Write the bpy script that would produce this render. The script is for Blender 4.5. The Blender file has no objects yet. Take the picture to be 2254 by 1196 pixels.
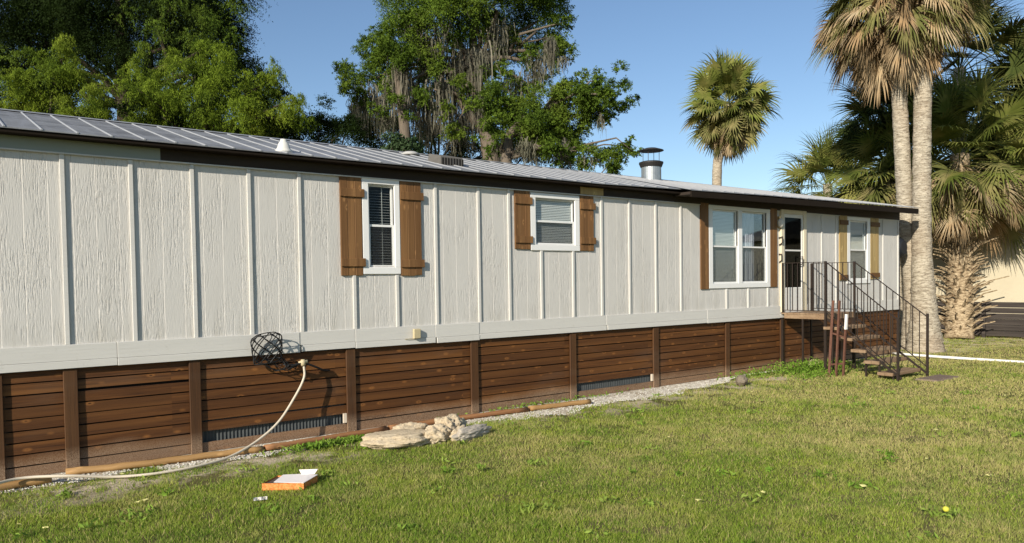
import bpy, math, random
import numpy as np
from mathutils import Vector, Matrix, noise as mnoise

S = bpy.context.scene
COL = S.collection
rng = np.random.default_rng(7)
random.seed(7)

# ---------------------------------------------------------------- camera
CF, CYAW, CPIT, CROL, CCY, CD, CH = 1628.0, .6502, -.0302, -.0148, 670.25, 8.4123, 1.8115
CPOS = np.array([0, -CD, CH])
_fw = np.array([math.sin(CYAW)*math.cos(CPIT), math.cos(CYAW)*math.cos(CPIT), math.sin(CPIT)])
_r0 = np.array([math.cos(CYAW), -math.sin(CYAW), 0]); _u0 = np.cross(_r0, _fw)
_r = _r0*math.cos(CROL)+_u0*math.sin(CROL); _u = -_r0*math.sin(CROL)+_u0*math.cos(CROL)
cd = bpy.data.cameras.new("camera"); cam = bpy.data.objects.new("camera", cd); COL.objects.link(cam)
M = Matrix.Identity(4)
for i in range(3):
    M[i][0] = _r[i]; M[i][1] = _u[i]; M[i][2] = -_fw[i]; M[i][3] = CPOS[i]
cam.matrix_world = M
cd.sensor_width = 36; cd.lens = CF/2254*36; cd.shift_y = (CCY-598)/2254
cd.clip_start = .05; cd.clip_end = 3000
S.camera = cam

def ray(x, y): return _fw+_r*(x-1127)/CF-_u*(y-CCY)/CF
def onY(x, y, Y=0.):
    d = ray(x, y); return CPOS+d*(Y-CPOS[1])/d[1]
def onX(x, y, X):
    d = ray(x, y); return CPOS+d*(X-CPOS[0])/d[0]
def onZ(x, y, Z=0.):
    d = ray(x, y); return CPOS+d*(Z-CPOS[2])/d[2]
def at(x, y, dist): return CPOS+ray(x, y)*dist

# ---------------------------------------------------------------- world, sun, exposure
L = Vector((2.3, 1.0, -1.15)).normalized()
EL = math.asin(-L.z); AZ = math.atan2(-L.x, -L.y)
W = bpy.data.worlds.new("World"); S.world = W; W.use_nodes = True
wn = W.node_tree.nodes; wl = W.node_tree.links
bg = wn['Background']; sky = wn.new('ShaderNodeTexSky'); sky.sky_type = 'NISHITA'
sky.sun_disc = False; sky.sun_elevation = EL; sky.sun_rotation = AZ
sky.air_density = 1.0; sky.dust_density = .25; sky.ozone_density = 3.0
wl.new(sky.outputs[0], bg.inputs[0]); bg.inputs[1].default_value = .105
sd = bpy.data.lights.new("sun", 'SUN'); sd.energy = 5.0; sd.angle = math.radians(.5); sd.color = (1, .925, .81)
so = bpy.data.objects.new("sun", sd); COL.objects.link(so)
so.rotation_euler = L.to_track_quat('-Z', 'Y').to_euler(); so.location = (-20, -20, 20)
S.view_settings.view_transform = 'Standard'; S.view_settings.look = 'None'
S.view_settings.exposure = 0.32; S.view_settings.gamma = 1
S.cycles.max_bounces = 6; S.cycles.diffuse_bounces = 3; S.cycles.glossy_bounces = 3
S.cycles.transparent_max_bounces = 12; S.cycles.caustics_reflective = False; S.cycles.caustics_refractive = False

# ---------------------------------------------------------------- materials
class NT:
    def __init__(s, name):
        s.m = bpy.data.materials.new(name); s.m.use_nodes = True
        s.t = s.m.node_tree; s.N = s.t.nodes; s.b = s.N['Principled BSDF']; s.out = s.N['Material Output']
    def n(s, typ, **kw):
        o = s.N.new(typ)
        for k, v in kw.items():
            if k.startswith('i_'):
                o.inputs[k[2:].replace('_', ' ')].default_value = v
            else: setattr(o, k, v)
        return o
    def l(s, a, b): s.t.links.new(a, b)
    def pos(s):
        if not hasattr(s, '_p'): s._p = s.n('ShaderNodeNewGeometry').outputs['Position']
        return s._p
    def map(s, scale, src=None, loc=(0, 0, 0)):
        m = s.n('ShaderNodeMapping'); m.inputs['Scale'].default_value = scale; m.inputs['Location'].default_value = loc
        s.l(src or s.pos(), m.inputs['Vector']); return m.outputs[0]
    def noise(s, vec, scale=1, detail=3, rough=.5, dist=0):
        o = s.n('ShaderNodeTexNoise'); o.inputs['Scale'].default_value = scale; o.inputs['Detail'].default_value = detail
        o.inputs['Roughness'].default_value = rough; o.inputs['Distortion'].default_value = dist
        s.l(vec, o.inputs['Vector']); return o.outputs['Fac']
    def ramp(s, fac, stops, const=False):
        o = s.n('ShaderNodeValToRGB'); e = o.color_ramp.elements
        if const: o.color_ramp.interpolation = 'CONSTANT'
        while len(e) < len(stops): e.new(.5)
        for k, (p, c) in enumerate(stops):
            e[k].position = p
            if not hasattr(c, '__len__'): c = (c, c, c)
            e[k].color = (*c, 1)
        s.l(fac, o.inputs[0]); return o.outputs[0]
    def mix(s, fac, a, b, mode='MIX'):
        o = s.n('ShaderNodeMix'); o.data_type = 'RGBA'; o.blend_type = mode
        for v, i in ((fac, 0), (a, 6), (b, 7)):
            if hasattr(v, 'is_linked') or isinstance(v, bpy.types.NodeSocket): s.l(v, o.inputs[i])
            elif i == 0: o.inputs[0].default_value = v
            else: o.inputs[i].default_value = (*v, 1)
        return o.outputs[2]
    def math(s, op, a, b=0., c=0.):
        o = s.n('ShaderNodeMath'); o.operation = op
        for v, i in ((a, 0), (b, 1), (c, 2)):
            if isinstance(v, bpy.types.NodeSocket): s.l(v, o.inputs[i])
            else: o.inputs[i].default_value = v
        return o.outputs[0]
    def sep(s):
        if not hasattr(s, '_s'):
            s._s = s.n('ShaderNodeSeparateXYZ'); s.l(s.pos(), s._s.inputs[0])
        return s._s.outputs
    def comb(s, x, y, z):
        o = s.n('ShaderNodeCombineXYZ')
        for v, i in ((x, 0), (y, 1), (z, 2)):
            if isinstance(v, bpy.types.NodeSocket): s.l(v, o.inputs[i])
            else: o.inputs[i].default_value = v
        return o.outputs[0]
    def bump(s, h, dist=.005, strength=1.):
        o = s.n('ShaderNodeBump'); o.inputs['Distance'].default_value = dist; o.inputs['Strength'].default_value = strength
        s.l(h, o.inputs['Height'])
        if s.b.inputs['Normal'].links: s.l(s.b.inputs['Normal'].links[0].from_socket, o.inputs['Normal'])
        s.l(o.outputs[0], s.b.inputs['Normal'])
    def col(s, c):
        if isinstance(c, bpy.types.NodeSocket): s.l(c, s.b.inputs['Base Color'])
        else: s.b.inputs['Base Color'].default_value = (*c, 1)
    def rough(s, r, spec=.3, metal=0):
        s.b.inputs['Roughness'].default_value = r; s.b.inputs['Specular IOR Level'].default_value = spec
        s.b.inputs['Metallic'].default_value = metal

MT = {}
def simple(name, c, rough=.6, spec=.3, metal=0, var=.25, sc=6., bump=0, bsc=80):
    k = NT(name); k.rough(rough, spec, metal)
    f = k.noise(k.pos(), sc, 4, .6)
    k.col(k.mix(f, tuple(v*(1-var) for v in c), tuple(min(1, v*(1+var)) for v in c)))
    if bump: k.bump(k.noise(k.pos(), bsc, 3, .6), bump)
    MT[name] = k.m; return k.m

# siding
k = NT('siding'); k.rough(.75, .2)
g1 = k.noise(k.map((54, 20, 4.6)), 1, 4, .55, .35)
g2 = k.noise(k.map((150, 20, 16)), 1, 2, .5, .3)
msk = k.ramp(k.noise(k.map((3.4, 1, 1.3)), 1, 3), [(.42, .06), (.58, 1)])
ridg = k.ramp(g1, [(.38, .0), (.47, .9), (.53, 1.), (.62, .55), (.7, .6)])
pn = k.n('ShaderNodeTexWhiteNoise'); pn.noise_dimensions = '1D'
k.l(k.math('FLOOR', k.math('DIVIDE', k.math('ADD', k.sep()[0], .035), .2033)), pn.inputs['W'])
msk = k.math('MULTIPLY', msk, k.math('ADD', k.math('MULTIPLY', pn.outputs['Value'], .8), .45))
h = k.math('MULTIPLY', k.math('SUBTRACT', ridg, .8), msk)
h = k.math('ADD', h, k.math('MULTIPLY', g2, .35))
xm = k.math('FRACT', k.math('DIVIDE', k.math('ADD', k.sep()[0], .035), .2033))
gr = k.ramp(xm, [(0, 0.), (.028, 0.), (.05, 1.), (1, 1.)])
h = k.math('ADD', h, k.math('MULTIPLY', gr, 1.3))
k.bump(h, .006, .8)
c = k.mix(k.noise(k.pos(), 1.3, 4, .6), (.56, .535, .485), (.64, .615, .565))
c = k.mix(k.ramp(k.noise(k.map((5, 5, .6), ), 1, 4, .6), [(.55, 0.), (.8, .35)]), c, (.40, .375, .32))
c = k.mix(k.math('MULTIPLY', k.ramp(k.math('SUBTRACT', k.sep()[2], 1.2), [(0., .55), (.35, 0.)]), k.ramp(k.noise(k.map((7, 5, 1.2)), 1, 4, .7), [(.45, 0.), (.7, 1.)])), c, (.36, .33, .26))
c = k.mix(k.ramp(ridg, [(.0, .12), (.5, 0.)]), c, (.36, .345, .31))
k.col(c); MT['siding'] = k.m
# trim paint
k = NT('trim'); k.rough(.6, .25)
c = k.mix(k.noise(k.map((1.2, 4, 9)), 1, 4, .6), (.555, .535, .485), (.635, .615, .565))
c = k.mix(k.ramp(k.noise(k.pos(), 17, 3, .7), [(.62, 0.), (.78, .35)]), c, (.40, .37, .30))
k.col(c); k.bump(k.noise(k.map((3, 20, 60)), 1, 3), .002); MT['trim'] = k.m
# frieze : grey paint at the left, dark brown to the right
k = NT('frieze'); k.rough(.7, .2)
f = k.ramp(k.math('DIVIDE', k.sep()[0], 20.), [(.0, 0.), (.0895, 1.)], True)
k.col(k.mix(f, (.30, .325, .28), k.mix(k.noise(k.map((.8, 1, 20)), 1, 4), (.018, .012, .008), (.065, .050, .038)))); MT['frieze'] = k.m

def wood(name, dark, mid, lite, axis, splash=False, knots=True, rough=.65, cell=None):
    k = NT(name); k.rough(rough, .3)
    st = {'x': (1.6, 30, 55), 'z': (55, 30, 1.6), 'y': (50, 1.6, 50)}[axis]
    sx, sy, sz = k.sep()
    if cell:
        ca = k.math('FLOOR', k.math('DIVIDE', sz if axis == 'x' else sx, cell[0]))
        cb = k.math('FLOOR', k.math('DIVIDE', sx if axis == 'x' else sz, cell[1]))
        wn_ = k.n('ShaderNodeTexWhiteNoise'); wn_.noise_dimensions = '2D'; k.l(k.comb(ca, cb, 0), wn_.inputs['Vector'])
        rv = wn_.outputs['Value']; off = k.math('MULTIPLY', rv, 37.)
        pv = k.comb(k.math('ADD', sx, off), k.math('ADD', sy, off), k.math('ADD', sz, off))
    else: rv = k.noise(k.pos(), .9, 1); pv = k.pos()
    grain = k.noise(k.map(st, pv), 1, 5, .65, .8)
    broad = k.noise(k.map(tuple(v*.18 for v in st), pv), 1, 3, .6)
    c = k.mix(k.ramp(grain, [(.3, 0.), (.7, 1.)]), dark, mid)
    c = k.mix(k.ramp(broad, [(.45, 0.), (.72, .75)]), c, lite)
    c = k.mix(k.math('MULTIPLY', rv, .65), c, tuple(v*.5 for v in mid))
    if knots:
        kn = k.n('ShaderNodeTexVoronoi'); kn.inputs['Scale'].default_value = 1
        k.l(k.map({'x': (4.2, 1, 9.), 'z': (10., 1, 4.2), 'y': (9, 4, 9)}[axis], pv), kn.inputs['Vector'])
        dd = kn.outputs['Distance']
        c = k.mix(k.ramp(dd, [(.0, .7), (.10, .45), (.22, 0.)]), c, tuple(min(1, v*1.55) for v in lite))
        c = k.mix(k.ramp(dd, [(.0, .9), (.05, .8), (.09, 0.)]), c, tuple(v*.4 for v in dark))
    if splash:
        hz = k.math('ADD', sz, k.math('MULTIPLY', k.noise(k.map((1.2, 1, 1.2)), 1, 3), -.22))
        sp = k.ramp(hz, [(0., .7), (.05, .42), (.13, 0.)])
        sp = k.math('MULTIPLY', sp, k.ramp(k.noise(k.map((160, 160, 160)), 1, 2), [(.36, .15), (.6, 1.)]))
        c = k.mix(sp, c, (.36, .25, .16))
        c = k.mix(k.ramp(k.noise(k.map((.9, 1, 3)), 1, 3), [(.55, 0.), (.8, .3)]), c, (.14, .10, .07))
    k.col(c); k.bump(grain, .0022); MT[name] = k.m; return k.m
wood('skirt_wood', (.036, .013, .004), (.135, .050, .012), (.24, .098, .025), 'x', True, True, cell=(.1138, 1.85))
wood('post_wood', (.040, .018, .007), (.105, .045, .015), (.15, .068, .023), 'z', True, False)
wood('shutter_wood', (.12, .055, .018), (.245, .12, .042), (.34, .18, .068), 'z', False, True, cell=(.105, 7))
wood('raw_wood', (.34, .22, .08), (.50, .36, .15), (.58, .43, .19), 'z', False, True)
wood('brown_block', (.10, .045, .012), (.19, .09, .025), (.24, .12, .04), 'x', False, False)
wood('timber', (.20, .10, .035), (.47, .27, .10), (.56, .34, .14), 'x', False, True)
wood('timber_red', (.16, .065, .025), (.37, .17, .07), (.46, .24, .10), 'x', False, True)
wood('deck_wood', (.17, .10, .055), (.36, .24, .14), (.48, .35, .22), 'x', False, False)
wood('grey_fence_wood', (.022, .017, .014), (.06, .048, .04), (.11, .09, .075), 'y', False, False)
simple('white_paint', (.80, .79, .75), .5, .35, var=.03)
simple('cream_paint', (.68, .60, .43), .55, .3, var=.10, sc=9)
simple('door_white', (.72, .70, .64), .5, .3, var=.05)
simple('dark_iron', (.034, .023, .017), .55, .4, .3, .4, 30)
simple('black_wire', (.012, .012, .012), .6, .3)
simple('rust', (.12, .055, .035), .8, .2, 0, .5, 25, .002)
simple('hose', (.60, .52, .40), .5, .35, var=.1)
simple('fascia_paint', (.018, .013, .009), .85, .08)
simple('dark_inside', (.02, .018, .016), .9, .1)
simple('blind', (.80, .78, .72), .6, .3, var=.04)
simple('curtain', (.56, .56, .62), .8, .1, var=.06)
simple('shadow_black', (.012, .014, .018), .6, .3)  # black of the added shapes that stand for shadow by the end wall
simple('brass', (.65, .45, .2), .35, .5, .6)
simple('plastic_beige', (.50, .42, .25), .5, .3, var=.1)
simple('vent_grey', (.13, .12, .105), .8, .2, var=.25, sc=20)
simple('vent_dull', (.40, .39, .36), .7, .3, var=.2, sc=20)
simple('vent_white', (.62, .60, .54), .7, .3, var=.2, sc=20)
simple('cap_black', (.02, .017, .015), .6, .4)
simple('neighbour_stucco', (.55, .485, .345), .85, .1, var=.08, sc=2, bump=.003)
simple('white_plastic', (.78, .76, .70), .5, .3, var=.08)
simple('paver', (.20, .15, .115), .9, .1, var=.3, sc=12, bump=.004)
simple('cardboard_white', (.78, .72, .68), .7, .2, var=.08, sc=40)
simple('cardboard_in', (.10, .075, .06), .8, .1, var=.2)
simple('yellow', (.58, .54, .06), .6, .3, var=.1)
simple('fallen_yellow', (.60, .56, .22), .7, .2, var=.15)
simple('soil', (.20, .16, .11), .95, .05, var=.3, sc=8, bump=.01, bsc=40)
simple('corrugated', (.06, .066, .066), .6, .3, .2, .3, 12)
simple('stub_white', (.65, .55, .42), .7, .2)
# steel pipe
k = NT('galvanised'); k.rough(.38, .5, .75); k.col(k.mix(k.noise(k.pos(), 14, 3), (.34, .35, .34), (.52, .53, .52))); MT['galvanised'] = k.m
# roof metal
k = NT('roof_metal'); k.rough(.5, .5, .25)
c = k.mix(k.noise(k.map((1.5, 6, 6)), 1, 4, .65), (.19, .19, .185), (.35, .345, .335))
c = k.mix(k.ramp(k.noise(k.map((1.1, 3, 3)), 1, 3, .7), [(.47, 0.), (.62, .6)]), c, (.11, .105, .10))
c = k.mix(k.ramp(k.noise(k.map((14, 1.2, 1.2)), 1, 4, .7), [(.5, 0.), (.7, .5)]), c, (.36, .36, .37))
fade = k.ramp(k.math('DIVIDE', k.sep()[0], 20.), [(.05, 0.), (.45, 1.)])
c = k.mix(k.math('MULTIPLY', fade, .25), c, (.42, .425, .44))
k.col(c); k.bump(k.noise(k.map((20, 4, 4)), 1, 3), .002); MT['roof_metal'] = k.m
k = NT('roof_rib'); k.rough(.42, .5, .2); k.col(k.mix(k.noise(k.pos(), 9, 3), (.31, .31, .305), (.44, .44, .43))); MT['roof_rib'] = k.m
# pizza box printed side
k = NT('cardboard_orange'); k.rough(.6, .3)
c = k.mix(k.ramp(k.noise(k.map((60, 60, 60)), 1, 4, .7), [(.42, 0.), (.62, 1.)]), (.62, .17, .035), (.72, .33, .10)); k.col(c); MT['cardboard_orange'] = k.m
# glass
def glass(name, tint, refl):
    k = NT(name); k.N.remove(k.b)
    tr = k.n('ShaderNodeBsdfTransparent'); tr.inputs[0].default_value = (*tint, 1)
    gl = k.n('ShaderNodeBsdfGlossy'); gl.inputs['Roughness'].default_value = .03; gl.inputs[0].default_value = (.9, .95, 1, 1)
    fr = k.n('ShaderNodeFresnel'); fr.inputs[0].default_value = 1.45
    mx = k.n('ShaderNodeMixShader'); k.l(k.math('MULTIPLY', fr.outputs[0], refl), mx.inputs[0])
    k.l(tr.outputs[0], mx.inputs[1]); k.l(gl.outputs[0], mx.inputs[2]); k.l(mx.outputs[0], k.out.inputs[0])
    MT[name] = k.m
glass('glass', (.93, .95, .95), .3); glass('door_glass', (.16, .17, .16), .2)
k = NT('insect_screen'); tr = k.n('ShaderNodeBsdfTransparent'); mx = k.n('ShaderNodeMixShader'); mx.inputs[0].default_value = .38
k.col((.03, .03, .03)); k.l(tr.outputs[0], mx.inputs[1]); k.l(k.b.outputs[0], mx.inputs[2]); k.l(mx.outputs[0], k.out.inputs[0]); MT['insect_screen'] = k.m
# limestone
k = NT('limestone'); k.rough(.9, .15)
c = k.mix(k.noise(k.pos(), 7, 5, .7), (.46, .355, .22), (.74, .62, .44))
c = k.mix(k.ramp(k.noise(k.pos(), 22, 3, .7), [(.55, 0.), (.7, .7)]), c, (.30, .22, .13))
k.col(c); k.bump(k.noise(k.pos(), 45, 5, .75), .02); MT['limestone'] = k.m
k = NT('pale_log'); k.rough(.9, .1)
c = k.mix(k.noise(k.map((6, 30, 30)), 1, 5, .7), (.30, .25, .19), (.60, .54, .45)); k.col(c); k.bump(k.noise(k.map((10, 60, 60)), 1, 4, .7), .012); MT['pale_log'] = k.m
# palm trunk
k = NT('palm_bark'); k.rough(.9, .1)
sx, sy, sz = k.sep()
rings = k.noise(k.map((5, 5, 24)), 1, 3, .6, .5)
spk = k.noise(k.map((11, 11, 36)), 1, 5, .8)
c = k.mix(k.ramp(rings, [(.35, 0.), (.6, 1.)]), (.30, .25, .18), (.56, .49, .37))
c = k.mix(k.ramp(spk, [(.36, .95), (.48, 0.)]), c, (.13, .10, .07))
c = k.mix(k.ramp(k.noise(k.pos(), 1.1, 3), [(.5, 0.), (.75, .5)]), c, (.34, .25, .17))
k.col(c); k.bump(spk, .03); k.bump(rings, .03); MT['palm_bark'] = k.m
k = NT('palm_boot'); k.rough(.85, .1)
c = k.mix(k.ramp(k.noise(k.map((9, 9, 22)), 1, 4, .7), [(.35, 0.), (.6, 1.)]), (.10, .058, .028), (.46, .36, .225)); k.col(c); k.bump(k.noise(k.map((20, 20, 50)), 1, 4), .008); MT['palm_boot'] = k.m
# bark
k = NT('bark'); k.rough(.95, .1)
bk = k.noise(k.map((14, 14, 2.5)), 1, 4, .7)
k.col(k.mix(bk, (.07, .056, .042), (.24, .195, .145))); k.bump(bk, .04); MT['bark'] = k.m
k = NT('bark_dark'); k.rough(.95, .1); k.col(k.mix(k.noise(k.map((14, 14, 3)), 1, 4), (.03, .022, .016), (.07, .055, .04))); MT['bark_dark'] = k.m

def leafmat(name, a, b, c3, sc=.6, trans=.25, hi=.45):
    """foliage: two greens mixed by leaf attribute, a third by patches."""
    k = NT(name); k.rough(.7, .08)
    at_ = k.n('ShaderNodeAttribute'); at_.attribute_name = 'v'
    v = at_.outputs['Fac']
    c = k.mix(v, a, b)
    c = k.mix(k.ramp(k.noise(k.pos(), sc, 3, .6), [(hi, 0.), (hi+.22, .8)]), c, c3)
    k.col(c)
    if trans:
        tl = k.n('ShaderNodeBsdfTranslucent'); k.l(c, tl.inputs[0])
        mx = k.n('ShaderNodeMixShader'); mx.inputs[0].default_value = trans
        k.l(k.b.outputs[0], mx.inputs[1]); k.l(tl.outputs[0], mx.inputs[2]); k.l(mx.outputs[0], k.out.inputs[0])
    MT[name] = k.m
leafmat('leaf_dark', (.005, .011, .002), (.026, .046, .007), (.05, .08, .012), hi=.58)  # green darkened to hold the shade of crown interiors and back trees
leafmat('leaf_cypress', (.024, .050, .005), (.23, .31, .026), (.24, .29, .032), hi=.5)
leafmat('leaf_oak', (.024, .050, .007), (.155, .235, .026), (.18, .24, .032), hi=.48)
leafmat('leaf_weed', (.10, .19, .02), (.20, .32, .04), (.30, .36, .08))
leafmat('leaf_bush', (.03, .06, .02), (.07, .12, .05), (.09, .13, .06))
leafmat('moss', (.07, .068, .048), (.23, .21, .155), (.13, .13, .085), trans=.15)
leafmat('palm_green', (.07, .095, .016), (.20, .23, .048), (.32, .29, .09), sc=1.4)
leafmat('palm_dark', (.022, .036, .010), (.085, .105, .025), (.17, .16, .05), sc=1.4, trans=.1)
leafmat('palm_dead', (.24, .165, .09), (.52, .41, .25), (.40, .26, .13), sc=2., trans=.15)
leafmat('palm_olive', (.10, .115, .03), (.24, .23, .08), (.36, .29, .13), sc=1.2)

# ---------------------------------------------------------------- mesh helpers
class MB:
    def __init__(s): s.v = []; s.f = []
    def add(s, vs, fs):
        o = len(s.v); s.v += [tuple(float(c) for c in p) for p in vs]; s.f += [tuple(i+o for i in f) for f in fs]; return s
    def box(s, x0, x1, y0, y1, z0, z1):
        x0, x1 = sorted((x0, x1)); y0, y1 = sorted((y0, y1)); z0, z1 = sorted((z0, z1))
        return s.add([(x0, y0, z0), (x1, y0, z0), (x1, y1, z0), (x0, y1, z0), (x0, y0, z1), (x1, y0, z1), (x1, y1, z1), (x0, y1, z1)],
                     [(0, 3, 2, 1), (4, 5, 6, 7), (0, 1, 5, 4), (1, 2, 6, 5), (2, 3, 7, 6), (3, 0, 4, 7)])
    def bar(s, a, b, w, h, up=(0, 0, 1)):
        a = Vector(a); b = Vector(b); d = (b-a).normalized(); up = Vector(up)
        if abs(d.dot(up)) > .98: up = Vector((0, 1, 0))
        r = d.cross(up).normalized()*w/2; u = r.cross(d).normalized()*h/2
        vs = [a-r-u, a+r-u, a+r+u, a-r+u, b-r-u, b+r-u, b+r+u, b-r+u]
        return s.add(vs, [(0, 1, 2, 3), (7, 6, 5, 4), (0, 4, 5, 1), (1, 5, 6, 2), (2, 6, 7, 3), (3, 7, 4, 0)])
    def tube(s, pts, rad, n=8, cap=True, flat=1.):
        pts = [Vector(p) for p in pts]
        if not hasattr(rad, '__len__'): rad = [rad]*len(pts)
        vs = []; up = Vector((0, 0, 1)); r0 = None
        for i, p in enumerate(pts):
            d = (pts[min(i+1, len(pts)-1)]-pts[max(i-1, 0)]).normalized()
            if r0 is None:
                r0 = d.cross(up if abs(d.z) < .95 else Vector((0, 1, 0))).normalized()
            r0 = (r0-d*r0.dot(d)).normalized(); u = d.cross(r0)
            for j in range(n):
                t = 2*math.pi*j/n
                vs.append(p+r0*math.cos(t)*rad[i]+u*math.sin(t)*rad[i]*flat)
        fs = [(i*n+j, i*n+(j+1) % n, (i+1)*n+(j+1) % n, (i+1)*n+j) for i in range(len(pts)-1) for j in range(n)]
        if cap: fs += [tuple(range(n))[::-1], tuple((len(pts)-1)*n+j for j in range(n))]
        return s.add(vs, fs)
    def lathe(s, c, prof, n=20, ax=(0, 0, 1)):
        pts = [Vector(c)+Vector(ax)*z for r, z in prof]
        vs = []
        ax = Vector(ax).normalized(); a = ax.cross(Vector((0, 1, 0.3))).normalized(); b = ax.cross(a)
        for (r, z), p in zip(prof, pts):
            for j in range(n): t = 2*math.pi*j/n; vs.append(p+a*math.cos(t)*r+b*math.sin(t)*r)
        fs = [(i*n+j, i*n+(j+1) % n, (i+1)*n+(j+1) % n, (i+1)*n+j) for i in range(len(prof)-1) for j in range(n)]
        fs += [tuple(range(n))[::-1], tuple((len(prof)-1)*n+j for j in range(n))]
        return s.add(vs, fs)
    def build(s, name, mat, parent=None, smooth=False, bevel=0):
        off = Vector(parent['_o']) if parent is not None and '_o' in parent else Vector((0, 0, 0))
        me = bpy.data.meshes.new(name); me.from_pydata([Vector(p)-off for p in s.v], [], s.f); me.update()
        if mat: me.materials.append(MT[mat])
        o = bpy.data.objects.new(name, me); COL.objects.link(o)
        if parent is not None: o.parent = parent; o['_o'] = list(off)
        if smooth: me.polygons.foreach_set('use_smooth', [True]*len(me.polygons))
        if bevel:
            b = o.modifiers.new('bevel', 'BEVEL'); b.width = bevel; b.segments = 1; b.limit_method = 'ANGLE'
        return o

def npmesh(name, V, F, mat, parent=None, attr=None, smooth=False):
    """V (n,3), F (m,k) constant polygon size; attr = per-vertex float 'v'"""
    off = np.array(parent['_o']) if parent is not None else np.zeros(3)
    me = bpy.data.meshes.new(name); n, m, kk = len(V), len(F), F.shape[1]
    me.vertices.add(n); me.vertices.foreach_set('co', (V-off).astype(np.float32).ravel())
    me.loops.add(m*kk); me.loops.foreach_set('vertex_index', F.astype(np.int32).ravel())
    me.polygons.add(m); me.polygons.foreach_set('loop_start', np.arange(m, dtype=np.int32)*kk)
    me.update(calc_edges=True)
    if smooth: me.polygons.foreach_set('use_smooth', np.ones(m, dtype=bool))
    if attr is not None:
        a = me.attributes.new('v', 'FLOAT', 'POINT'); a.data.foreach_set('value', attr.astype(np.float32))
    me.materials.append(MT[mat])
    o = bpy.data.objects.new(name, me); COL.objects.link(o)
    if parent is not None: o.parent = parent; o['_o'] = list(off)
    return o

def tag(o, label=None, cat=None, group=None, kind=None):
    if label: o['label'] = label
    if cat: o['category'] = cat
    if group: o['group'] = group
    if kind: o['kind'] = kind
    return o
def thing(name, loc, label, cat, group=None):
    o = bpy.data.objects.new(name, None); COL.objects.link(o); o.location = tuple(float(v) for v in loc)
    o.empty_display_size = .2
    o['_o'] = [float(v) for v in loc]; return tag(o, label, cat, group)

# ================================================================ GROUND
gn = 90
gx = np.concatenate([np.linspace(-300, -6, 12), np.linspace(-5, 34, 90), np.linspace(36, 900, 20)])
gy = np.concatenate([np.linspace(-300, -11, 12), np.linspace(-10, 12, 60), np.linspace(14, 900, 20)])
GX, GY = np.meshgrid(gx, gy, indexing='ij')
def gz(x, y):
    b = .012*np.sin(x*1.7+y*.9)+.010*np.sin(x*.8-y*2.3+1)
    return b*np.clip((np.abs(y+.0)-.3)*2, 0, 1)*np.where(y < 0, 1, .3)-.012
V = np.stack([GX, GY, gz(GX, GY)], -1).reshape(-1, 3)
ni, nj = GX.shape
I, J = np.meshgrid(np.arange(ni-1), np.arange(nj-1), indexing='ij')
F = np.stack([I*nj+J, (I+1)*nj+J, (I+1)*nj+J+1, I*nj+J+1], -1).reshape(-1, 4)
k = NT('lawn_ground'); k.rough(.95, .05)
c = k.mix(k.noise(k.pos(), 5, 4, .7), (.10, .105, .030), (.16, .14, .055))
c = k.mix(k.ramp(k.noise(k.pos(), .55, 3, .6), [(.45, 0.), (.65, .7)]), c, (.21, .17, .085))
c = k.mix(k.ramp(k.noise(k.pos(), 60, 3, .7), [(.35, .6), (.5, 0.)]), c, (.06, .06, .02))
ys_ = k.ramp(k.math('ADD', k.math('MULTIPLY', k.sep()[1], .5), 1.), [(.30, 0.), (.62, 1.)])
c = k.mix(k.math('MULTIPLY', ys_, k.ramp(k.noise(k.pos(), 2.2, 4, .6), [(.44, 0.), (.54, .9)])), c, (.60, .50, .36))
k.col(c); k.bump(k.noise(k.pos(), 30, 4, .7), .03); MT['lawn_ground'] = k.m
g = npmesh('ground', V, F, 'lawn_ground', smooth=True); tag(g, kind='structure')

# gravel strip along the skirting: outline measured on the ground in front of the house
def strip_w(x):      # outer edge distance from wall
    return (.46+.12*np.sin(x*1.3+.5)+.08*np.sin(x*3.1)+.05*np.sin(x*7.7)+.22*np.exp(-((x-7.9)/1.6)**2))*np.clip((12.2-x)/3, .12, 1)*np.where(x < 1.6, .6, 1)
def strip_in(x): return np.zeros_like(x)
xs = np.linspace(-4, 12.9, 500)
yo = -strip_w(xs)-.04*rng.random(500)
ys = np.linspace(0, 1, 7)
V = []; 
for a in range(500):
    for t in ys: V.append((xs[a], .03+(yo[a]-.03)*t, .004+.012*math.sin(xs[a]*9+t*4)*t*(1-t)-(.014 if t == 1 else 0)))
V = np.array(V); F = np.array([(a*7+b, a*7+b+1, (a+1)*7+b+1, (a+1)*7+b) for a in range(499) for b in range(6)])[:, ::-1]
k = NT('gravel_sand'); k.rough(.95, .05)
c = k.mix(k.noise(k.pos(), 90, 4, .8), (.46, .40, .30), (.92, .85, .72))
c = k.mix(k.ramp(k.noise(k.pos(), 5, 4, .7), [(.44, 0.), (.60, .8)]), c, (.42, .33, .22))
k.col(c); k.bump(k.noise(k.pos(), 120, 4, .8), .02); MT['gravel_sand'] = k.m
g = npmesh('gravel_strip', V, F, 'gravel_sand', smooth=True); tag(g, kind='structure')
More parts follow.
